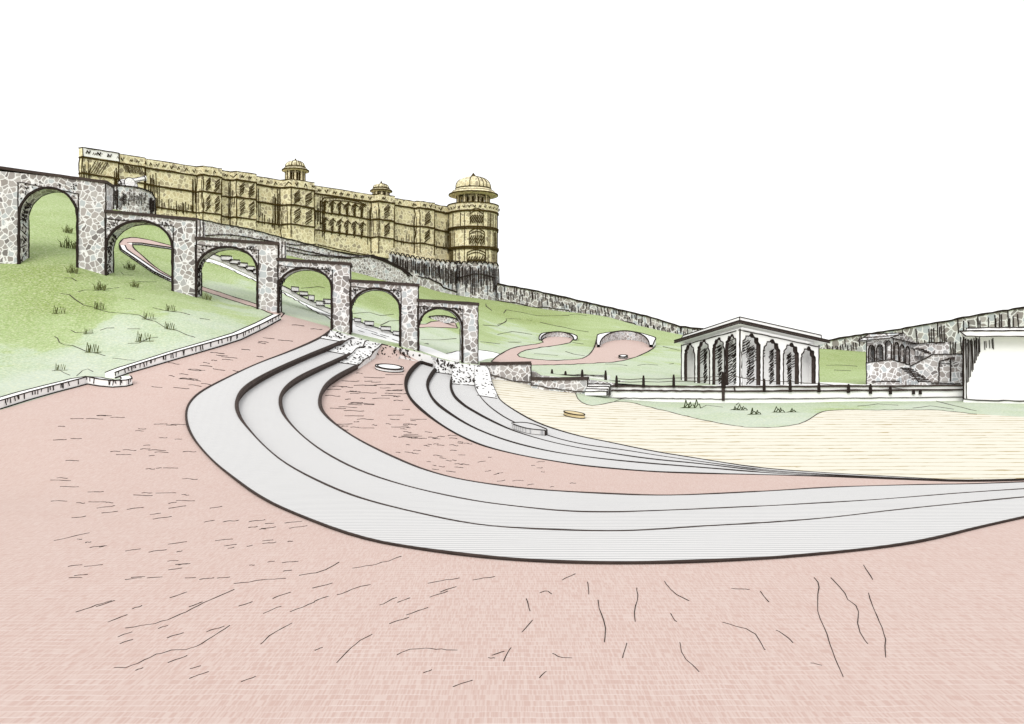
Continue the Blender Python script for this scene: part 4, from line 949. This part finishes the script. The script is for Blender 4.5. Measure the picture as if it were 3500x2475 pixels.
g0, g1, g2 = PA.p(2343, 1147, .25), vint(.25, 1084), PB.p(2799, 1146, .25); gb = g0 + g2 - g1
mb = MB(); mb.add([f0, f1, f2, fb, g0, g1, g2, gb], [(0, 1, 5, 4), (1, 2, 6, 5), (2, 3, 7, 6), (3, 0, 4, 7)], 'white')
mb.tube([g0, g1, g2], .055, 'ink'); mb.tube([f1, g1], .05, 'ink'); mb.tube([f2, g2], .05, 'ink'); mb.tube([f0, g0], .05, 'ink'); mb.build('roof', pv)

# ------------------------------------------------------------------ stone house at the right
sh = thing('stone_house', ground(3120, 80), 'grey stone building with a small arched loggia, outside stairs and a doorway', 'house')
SHP = Plane(2960, 79.6, 3290, 78.6)
z27 = lambda L: [(2750 + .3079 * x, 1000 + .3079 * y) for x, y in L]
mb = MB(); body = [(2960, 1362), (2960, 1239), (3046, 1230), (3058, 1234), (3110, 1246), (3114, 1252), (3186, 1212), (3290, 1211), (3290, 1362)]
mb.prism([SHP.p(u, v) for u, v in body], Vector((.45, 1, 0)) * 5, 'stone')
up = [(3100, 1270), (3100, 1180), (3150, 1178), (3290, 1167), (3290, 1270)]
mb.prism([SHP.p(u, v, -3.2) for u, v in up], -SHP.n * 3, 'stone')
pstroke(mb, SHP, [(2962, 1240), (3046, 1229), (3110, 1247)], 4, .05, 1); pstroke(mb, SHP, [(2960, 1239), (2962, 1325)], 4, .05, 1)
pstroke(mb, SHP, [(3110, 1252), (3150, 1232), (3186, 1211), (3290, 1210)], 5, .05, 1); pstroke(mb, SHP, [(2980, 1305), (3060, 1303), (3150, 1308), (3280, 1312)], 5, .05, 1)
pstroke(mb, SHP, [(3115, 1178), (3170, 1174), (3220, 1168), (3274, 1169)], 6, -3.1, 1); pstroke(mb, SHP, [(3290, 1165), (3290, 1350)], 5, .05, 1)
pstroke(mb, SHP, [(3110, 1186), (3160, 1188), (3180, 1212)], 4, -3.1, 1)
mb.build('wall', sh)
lg = bpy.data.objects.new('loggia', None); col.objects.link(lg); lg.parent = sh; lg.location = SHP.p(3040, 1238) - sh.location
GA, GB = Plane(2962, 81.5, 3052, 79.8), Plane(3052, 79.8, 3112, 82)
def lface(P, u0, u1, t0, t1, b0, b1, arches):
    mb = MB(); lb = lambda u: b0 + (b1 - b0) * (u - u0) / (u1 - u0)
    poly = [(u0, t0), (u1, t1), (u1, b1)]
    for a, b, vt_ in arches[::-1]: poly += [(b, lb(b))] + arch_pts(a, b, vt_, vt_ + 14, 8) + [(a, lb(a))]
    poly += [(u0, b0)]; mb.prism([P.p(u, v) for u, v in poly], -P.n * .5, 'stone')
    for a, b, vt_ in arches: pstroke(mb, P, [(b, lb(b))] + arch_pts(a, b, vt_, vt_ + 14, 8) + [(a, lb(a))], 5, .03, .6, 'ink', 8)
    pstroke(mb, P, [(u0, t0), (u0, b0)], 4, .03); mb.build('arcade_wall', lg)
lface(GA, 2962, 3052, 1166, 1158, 1248, 1240, [(2969, 2990, 1180), (2997, 3018, 1178), (3027, 3047, 1165)])
lface(GB, 3052, 3112, 1158, 1176, 1240, 1256, [(3056, 3070, 1170), (3075, 3089, 1178), (3094, 3107, 1184)])
mb = MB(); q = [GA.p(2962, 1240, -1.6), GA.p(3052, 1236, -1.6), GB.p(3112, 1250, -1.6)]
q = [GA.p(2963, 1240, -.5)] + q
for a, b in zip(q, q[1:]): mb.add([cor(a, H - 1), cor(b, H - 1), cor(b, 6.1), cor(a, 6.1)], [(0, 1, 2, 3)], 'stone')
mb.build('inner_wall', lg)
r0, r1, r2 = GA.p(2938, 1166, .4), GA.p(3054, 1155, .6), GB.p(3124, 1176, .4); rb = r0 + r2 - r1
s0, s1, s2 = GA.p(2966, 1142, -.2), GA.p(3072, 1137, -1.0), GB.p(3118, 1160, -.2); sb = s0 + s2 - s1
mb = MB(); mb.add([r0, r1, r2, rb, s0, s1, s2, sb], [(0, 1, 5, 4), (1, 2, 6, 5), (2, 3, 7, 6), (3, 0, 4, 7), (4, 5, 6), (4, 6, 7), (0, 2, 1), (0, 3, 2)], 'stone')
for L in ((r0, r1, r2), (s0, s1, s2), (r1, s1), (r0, s0), (r2, s2), ((r0 + s0) / 2, (r1 + s1) / 2, (r2 + s2) / 2)): mb.tube(L, .055, 'ink')
mb.build('roof', lg)
sr = bpy.data.objects.new('staircase', None); col.objects.link(sr); sr.parent = sh; sr.location = SHP.p(3128, 1308) - sh.location
mb = MB()
for k in range(9):
    t = k / 8; v = 1258 + 44 * t; ul, ur_ = 3074 + 34 * t, 3112 + 36 * t; of = .15 + .30 * k
    qd = [(ul, v), (ur_, v), (ur_, 1322), (ul, 1322)]
    mb.prism([SHP.p(a, b, of) for a, b in qd], -SHP.n * (.30 if k else .15), 'stone'); pstroke(mb, SHP, qd[:2], 5, of + .02, .8, 'ink', 12)
pstroke(mb, SHP, [(3072, 1256), (3110, 1306)], 4, 2.5, .8); mb.build('steps', sr)
mb = MB()
for k in range(4):
    qd = [(3166 + k * 6, 1190 + k * 5), (3196 + k * 4, 1192 + k * 5), (3196 + k * 4, 1216), (3166 + k * 6, 1216)]
    mb.prism([SHP.p(a, b, -2.9 + .35 * k) for a, b in qd], -SHP.n * .35, 'stone'); pstroke(mb, SHP, qd[:2], 5, -2.88 + .35 * k, .8, 'ink', 12)
mb.build('upper_steps', sr)
dr = MB(); dq = [(3208, 1304), (3208, 1238), (3248, 1228), (3248, 1304)]
dr.prism([SHP.p(u, v, .06) for u, v in dq], -SHP.n * .05, 'stone'); pstroke(dr, SHP, [dq[0], dq[1]], 5, .08); pstroke(dr, SHP, [dq[2], dq[3]], 5, .08); pstroke(dr, SHP, [(3208, 1236), (3246, 1226)], 5, .08); pstroke(dr, SHP, [(3208, 1238), (3222, 1243), (3246, 1244)], 4, .08)
dr.build('doorway', sh)
cp_ = MB(); cp_.prism([SHP.p(3238, 1226, .1), SHP.p(3262, 1222, .1), SHP.p(3250, 1230, .9), SHP.p(3234, 1228, .9)], Vector((0, 0, .08)), 'dark'); cp_.build('door_hood', sh)

# ------------------------------------------------------------------ white building at the right edge
wb = thing('white_building', ground(3400, 77), 'white building with a projecting eave, cut by the right edge beside the stone house', 'building')
WB = Plane(3293, 75.2, 3720, 73)
mb = MB(); mb.prism([WB.p(u, v) for u, v in ((3293, 1412), (3293, 1148), (3720, 1148), (3720, 1412))], Vector((.53, 1, 0)) * 8, 'white')
pstroke(mb, WB, [(3293, 1152), (3293, 1362)], 6, .04, .6); pstroke(mb, WB, [(3300, 1158), (3303, 1362)], 4, .04, .6)
pstroke(mb, WB, [(3293, 1364), (3340, 1368), (3720, 1374)], 5, .05, 1.2)
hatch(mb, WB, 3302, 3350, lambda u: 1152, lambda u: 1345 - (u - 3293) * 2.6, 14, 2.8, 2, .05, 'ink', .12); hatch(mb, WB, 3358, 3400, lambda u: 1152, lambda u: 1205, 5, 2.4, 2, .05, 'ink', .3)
mb.build('wall', wb)
mb = MB(); mb.prism([WB.p(u, v, 1.3) for u, v in ((3264, 1133), (3720, 1130), (3720, 1152), (3288, 1150))], Vector((.53, 1, 0)) * 9, 'white'); pstroke(mb, WB, [(3264, 1133), (3700, 1130)], 6, 1.33, .8); pstroke(mb, WB, [(3264, 1133), (3288, 1151), (3700, 1151)], 5, 1.33, .8); mb.build('eave', wb)
mb = MB(); mb.prism([WB.p(u, v, .6) for u, v in ((3296, 1133), (3296, 1122), (3720, 1117), (3720, 1132))], Vector((.53, 1, 0)) * 7, 'white'); pstroke(mb, WB, [(3296, 1132), (3296, 1122), (3700, 1117)], 5, .63, .8); mb.build('roof', wb)

# ------------------------------------------------------------------ sunken round walls on the lawn
def round_wall(cu, cv, a, b, hpx, label, rim):
    mb = MB(); n = 30; d0 = hitd(cu, cv); fl = []; 
    for i in range(n + 1):
        an = math.pi * (i / n); u, v = cu + a * math.cos(an), cv - b * math.sin(an) * .55 + 4; fl.append(hit(u, v))
    cen = sum(fl, Vector()) / len(fl); vs = []; hh = hpx * d0 / F
    for i, p in enumerate(fl):
        h = hh * (.25 + .75 * math.sin(math.pi * i / n)); o_ = (p - cen); o_.z = 0; o_.normalize(); ro = o_ * rim
        vs += [p + Vector((0, 0, -.2)), p + Vector((0, 0, h)), p + ro + Vector((0, 0, h)), p + ro + Vector((0, 0, -.5))]
    mb.add(vs, [(4 * i, 4 * i + 1, 4 * i + 5, 4 * i + 4) for i in range(n)], 'stone')
    mb.add(vs, [(4 * i + k, 4 * i + k + 1, 4 * i + k + 5, 4 * i + k + 4) for i in range(n) for k in (1, 2)], 'white')
    for k, w_ in ((1, 5), (2, 5), (0, 5)): mb.tube([vs[4 * i + k] + Vector((0, 0, .03)) for i in range(n + 1)], w_ * .5 * d0 / F, 'ink', 4)
    return tag(mb.build('round_wall'), label, 'round wall')
round_wall(1905, 1160, 56, 24, 17, 'smaller curved stone wall round a sunken pink circle on the lawn', .7)
round_wall(2135, 1183, 84, 46, 34, 'bigger curved stone wall with a white rim round a sunken pink circle', 1.4)
RWX = Plane(1470, 112, 1570, 114)
mb = MB(); q = [(1466, 1082), (1490, 1078), (1520, 1079), (1558, 1090), (1572, 1100), (1560, 1104), (1500, 1104), (1480, 1098)]
mb.prism([RWX.p(u, v) for u, v in q], -RWX.n * 1.2, 'stone'); pstroke(mb, RWX, q[:5], 5, .05, .8); pstroke(mb, RWX, [q[0], (1478, 1096), (1500, 1104)], 4, .05, .8)
tag(mb.build('round_wall'), 'stub of curved stone wall seen through the last arch', 'round wall')

# ------------------------------------------------------------------ benches
def lens_bench(cu, cv, a, b, tilt, hpx, lev, label, ring=True, mat='white'):
    n = 32; top = []; d0 = hitd(cu, cv, lev); h = hpx * d0 / F; mb = MB()
    for i in range(n):
        an = 2 * math.pi * i / n; u = cu + a * math.cos(an); v = cv + b * math.sin(an) + tilt * math.cos(an) * a
        top.append((u, v))
    base = [hit(u, v + hpx, lev) for u, v in top]; zt = max(p.z for p in base) + h * .0
    up_ = [p + Vector((0, 0, h)) for p in base]
    mb.add([p - Vector((0, 0, .1)) for p in base] + up_, [(i, (i + 1) % n, (i + 1) % n + n, i + n) for i in range(n)] + [tuple(range(n, 2 * n))], mat)
    w_ = 4.5 * .5 * d0 / F
    mb.tube(up_, w_, 'ink', 4, True); mb.tube([p + Vector((0, 0, .02)) for p in base[:n // 2 + 1]], w_, 'ink', 4)
    if ring:
        cen = sum(up_, Vector()) / n; mb.tube([cen + (p - cen) * .86 + Vector((0, 0, .02)) for p in up_], w_ * .9, 'ink', 4, True)
    return tag(mb.build('stone_bench'), label, 'bench')
lens_bench(1331, 1254, 48, 9, .09, 10, LV['floor'], 'pale lens-shaped stone bench on the inner pink floor')
lens_bench(2130, 1217, 15, 4, 0, 6, 0, 'tiny oval seat on the pink circle of the bigger round wall', True)
lens_bench(1963, 1412, 36, 5, .16, 12, LV['field'], 'tan block bench alone on the sand field', False, 'tan')
mb = MB(); n = 24; ps = []; qs = []
for i in range(n + 1):
    t = i / n; u = 1750 + 118 * t; v = 1452 - 7 * math.sin(math.pi * t) + 22 * t ** 1.5; ps.append(hit(u, v + 12, LV['s6'])); qs.append(hit(u + (4 - 8 * t), v + 12 + 18 * math.sin(math.pi * t) * (1 - .3 * t) + 3, LV['s6']))
hB = Vector((0, 0, .32)); vs = ps + qs + [p + hB for p in ps] + [p + hB for p in qs]; m_ = n + 1
mb.add(vs, [(2 * m_ + i, 2 * m_ + i + 1, 3 * m_ + i + 1, 3 * m_ + i) for i in range(n)] + [(m_ + i, m_ + i + 1, 3 * m_ + i + 1, 3 * m_ + i) for i in range(n)] + [(i, i + 1, 2 * m_ + i + 1, 2 * m_ + i) for i in range(n)] + [(n, m_ + n, 3 * m_ + n, 2 * m_ + n), (0, m_, 3 * m_, 2 * m_)], 'step')
mb.tube([p + hB for p in ps], .06, 'ink'); mb.tube([p + hB for p in qs], .035, 'ink'); mb.tube(qs, .03, 'ink'); mb.tube([ps[-1], ps[-1] + hB], .09, 'ink'); mb.tube([qs[-1], qs[-1] + hB], .07, 'ink')
tag(mb.build('curved_bench'), 'crescent-shaped grey bench on the inner curved steps', 'bench')

# ------------------------------------------------------------------ scrub tufts
def tuft_mesh(seed, kind):
    r = random.Random(seed); mb = MB()
    if kind == 0:
        for i in range(22):
            x = r.uniform(-.5, .5); h = r.uniform(.35, .85) * (1.1 - abs(x)); mb.tube([(x, r.uniform(-.2, .2), -.05), (x + r.uniform(-.1, .14), 0, h * .6), (x + r.uniform(-.2, .32), r.uniform(-.1, .1), h)], [.035, .028, .01], 'blade', 4)
    elif kind == 1:
        x = -.5; pts = []
        for i in range(9): pts.append((x, r.uniform(-.06, .06), (.55 + r.uniform(0, .3)) if i % 2 else r.uniform(0, .12))); x += r.uniform(.08, .16)
        mb.tube(pts, .035, 'blade', 4)
        for i in range(6): xx = r.uniform(-.45, .5); mb.tube([(xx, .05, -.05), (xx + .1, .05, r.uniform(.3, .6))], .03, 'blade', 4)
        mb.tube([(-.6, 0, .03), (0, 0, .0), (.7, 0, .05)], .03, 'blade', 4)
    else:
        pk = r.randint(1, 3)
        for a in range(pk):
            x = -.35 + a * .45 + r.uniform(-.1, .1); h = r.uniform(.35, .75)
            mb.tube([(x - r.uniform(.12, .3), 0, 0), (x, 0, h), (x + r.uniform(.05, .14), .03, h * .35), (x + r.uniform(.15, .3), .02, h * r.uniform(.4, .7)), (x + r.uniform(.3, .45), 0, .02)], .06, 'shrub', 4)
            mb.tube([(x - .1, .02, .05), (x + .1, .02, h * .4)], .05, 'shrub', 4)
        mb.tube([(-.9, 0, -.04), (-.5, .1, .06), (.2, 0, .0), (.9, -.1, -.05)], .045, 'shrub', 4)
    return mb
D2S = 3500 / 2296
TF = [(150, 518, 28, 0, 0, 'small dark scrub tuft highest on the far left slope'), (150, 552, 40, 0, 0, 'wide scrub tuft on the far left slope, left of the first pier'), (160, 608, 30, 0, 0, 'scrub tuft at the left foot of the first pier'),
      (222, 646, 32, 0, 0, 'round bushy tuft directly below the first pier'), (288, 600, 30, 0, 0, 'bushy tuft inside the first arch, below the hairpin path'), (300, 640, 24, 0, 0, 'faint tuft on the slope under the first wide arch'),
      (133, 700, 30, 1, 0, 'tall zigzag tuft at the left border of the green slope'), (222, 690, 30, 1, 0, 'zigzag tuft on the curved contour line of the left slope'), (333, 712, 28, 1, 0, 'zigzag tuft near the top corner of the pale lawn'),
      (382, 694, 26, 1, 0, 'zigzag tuft below the second pier'), (380, 735, 28, 1, 0, 'zigzag tuft in the middle of the pale lawn, nearest the kerb wall'), (198, 745, 22, 1, 0, 'dark little tuft on the pale lawn edge'),
      (207, 787, 36, 1, 0, 'wide zigzag tuft on the lower left lawn'), (322, 762, 36, 1, 0, 'slanted tuft on a long stem line in the pale lawn'), (612, 662, 26, 1, 0, 'low scrub at the foot of the third pier'), (462, 668, 24, 0, 0, 'low scrub at the foot of the second pier'), (135, 827, 26, 1, 0, 'tuft by the left end of the white kerb wall')]
proto = {}
def place(u, v, wpx, kind, lev, label, grp):
    p = hit(u, v, lev); s_ = wpx * p.y / F
    if kind not in proto or kind == 2:
        o = tuft_mesh(int(u), kind).build('grass_tuft'); proto[kind] = o
    else:
        o = proto[kind].copy(); col.objects.link(o)
    o.location = p; o.scale = (s_, s_, s_); o.rotation_euler = (0, 0, R.uniform(-.25, .25)); tag(o, label, 'grass tuft', grp)
for u, v, w_, k, lev, lab in TF: place(u * D2S, (v + 4) * D2S, w_ * D2S * .85, k, lev, lab, 'scrub tufts on the left slope')
for u, v, w_, lab in ((2358, 1395, 40, 'small dark tuft at the left end of the lawn below the terrace'), (2524, 1402, 36, 'open triangular tuft on the lawn below the terrace corner'), (2584, 1417, 36, 'lowest tuft on the lawn bulge below the pavilion'), (2666, 1410, 34, 'peaked tuft on the lawn bulge, right of the lowest tuft'), (2716, 1409, 34, 'last tuft to the right on the lawn bulge')):
    place(u, v, w_, 2, LV['mound'], lab, 'tufts on the lawn below the terrace')

# ------------------------------------------------------------------ camera, sky, sun
cam = bpy.data.cameras.new('camera'); co = bpy.data.objects.new('camera', cam); col.objects.link(co)
co.location = (0, 0, H); co.rotation_euler = (math.pi / 2, 0, 0)
cam.sensor_width = 36; cam.lens = 36 * F / 3500; cam.clip_end = 6000; cam.clip_start = .1
sc.camera = co
w = bpy.data.worlds.new('World'); sc.world = w; w.use_nodes = True
nt = w.node_tree; bg = nt.nodes['Background']
sky = nt.nodes.new('ShaderNodeTexSky'); sky.sky_type = 'NISHITA'; sky.sun_disc = False
EL, AZ = math.radians(36), math.radians(196)
sky.sun_elevation = EL; sky.sun_rotation = AZ
mx = nt.nodes.new('ShaderNodeMix'); mx.data_type = 'RGBA'; mx.inputs[0].default_value = .93   # a closed white cloud layer over the clear sky
nt.links.new(sky.outputs['Color'], mx.inputs[6]); mx.inputs[7].default_value = (9.6, 9.6, 9.6, 1)
nt.links.new(mx.outputs[2], bg.inputs['Color']); bg.inputs['Strength'].default_value = .1
su = bpy.data.lights.new('sun', 'SUN'); su.energy = 1.5; su.angle = math.radians(35); su.color = (1, .97, .92)
so = bpy.data.objects.new('sun', su); col.objects.link(so)
dirv = Vector((math.sin(AZ) * math.cos(EL), math.cos(AZ) * math.cos(EL), math.sin(EL)))
so.rotation_euler = dirv.to_track_quat('Z', 'Y').to_euler()
sc.view_settings.view_transform = 'Standard'; sc.view_settings.look = 'None'; sc.view_settings.gamma = 1
sc.view_settings.use_curve_mapping = False; sc.view_settings.exposure = .4
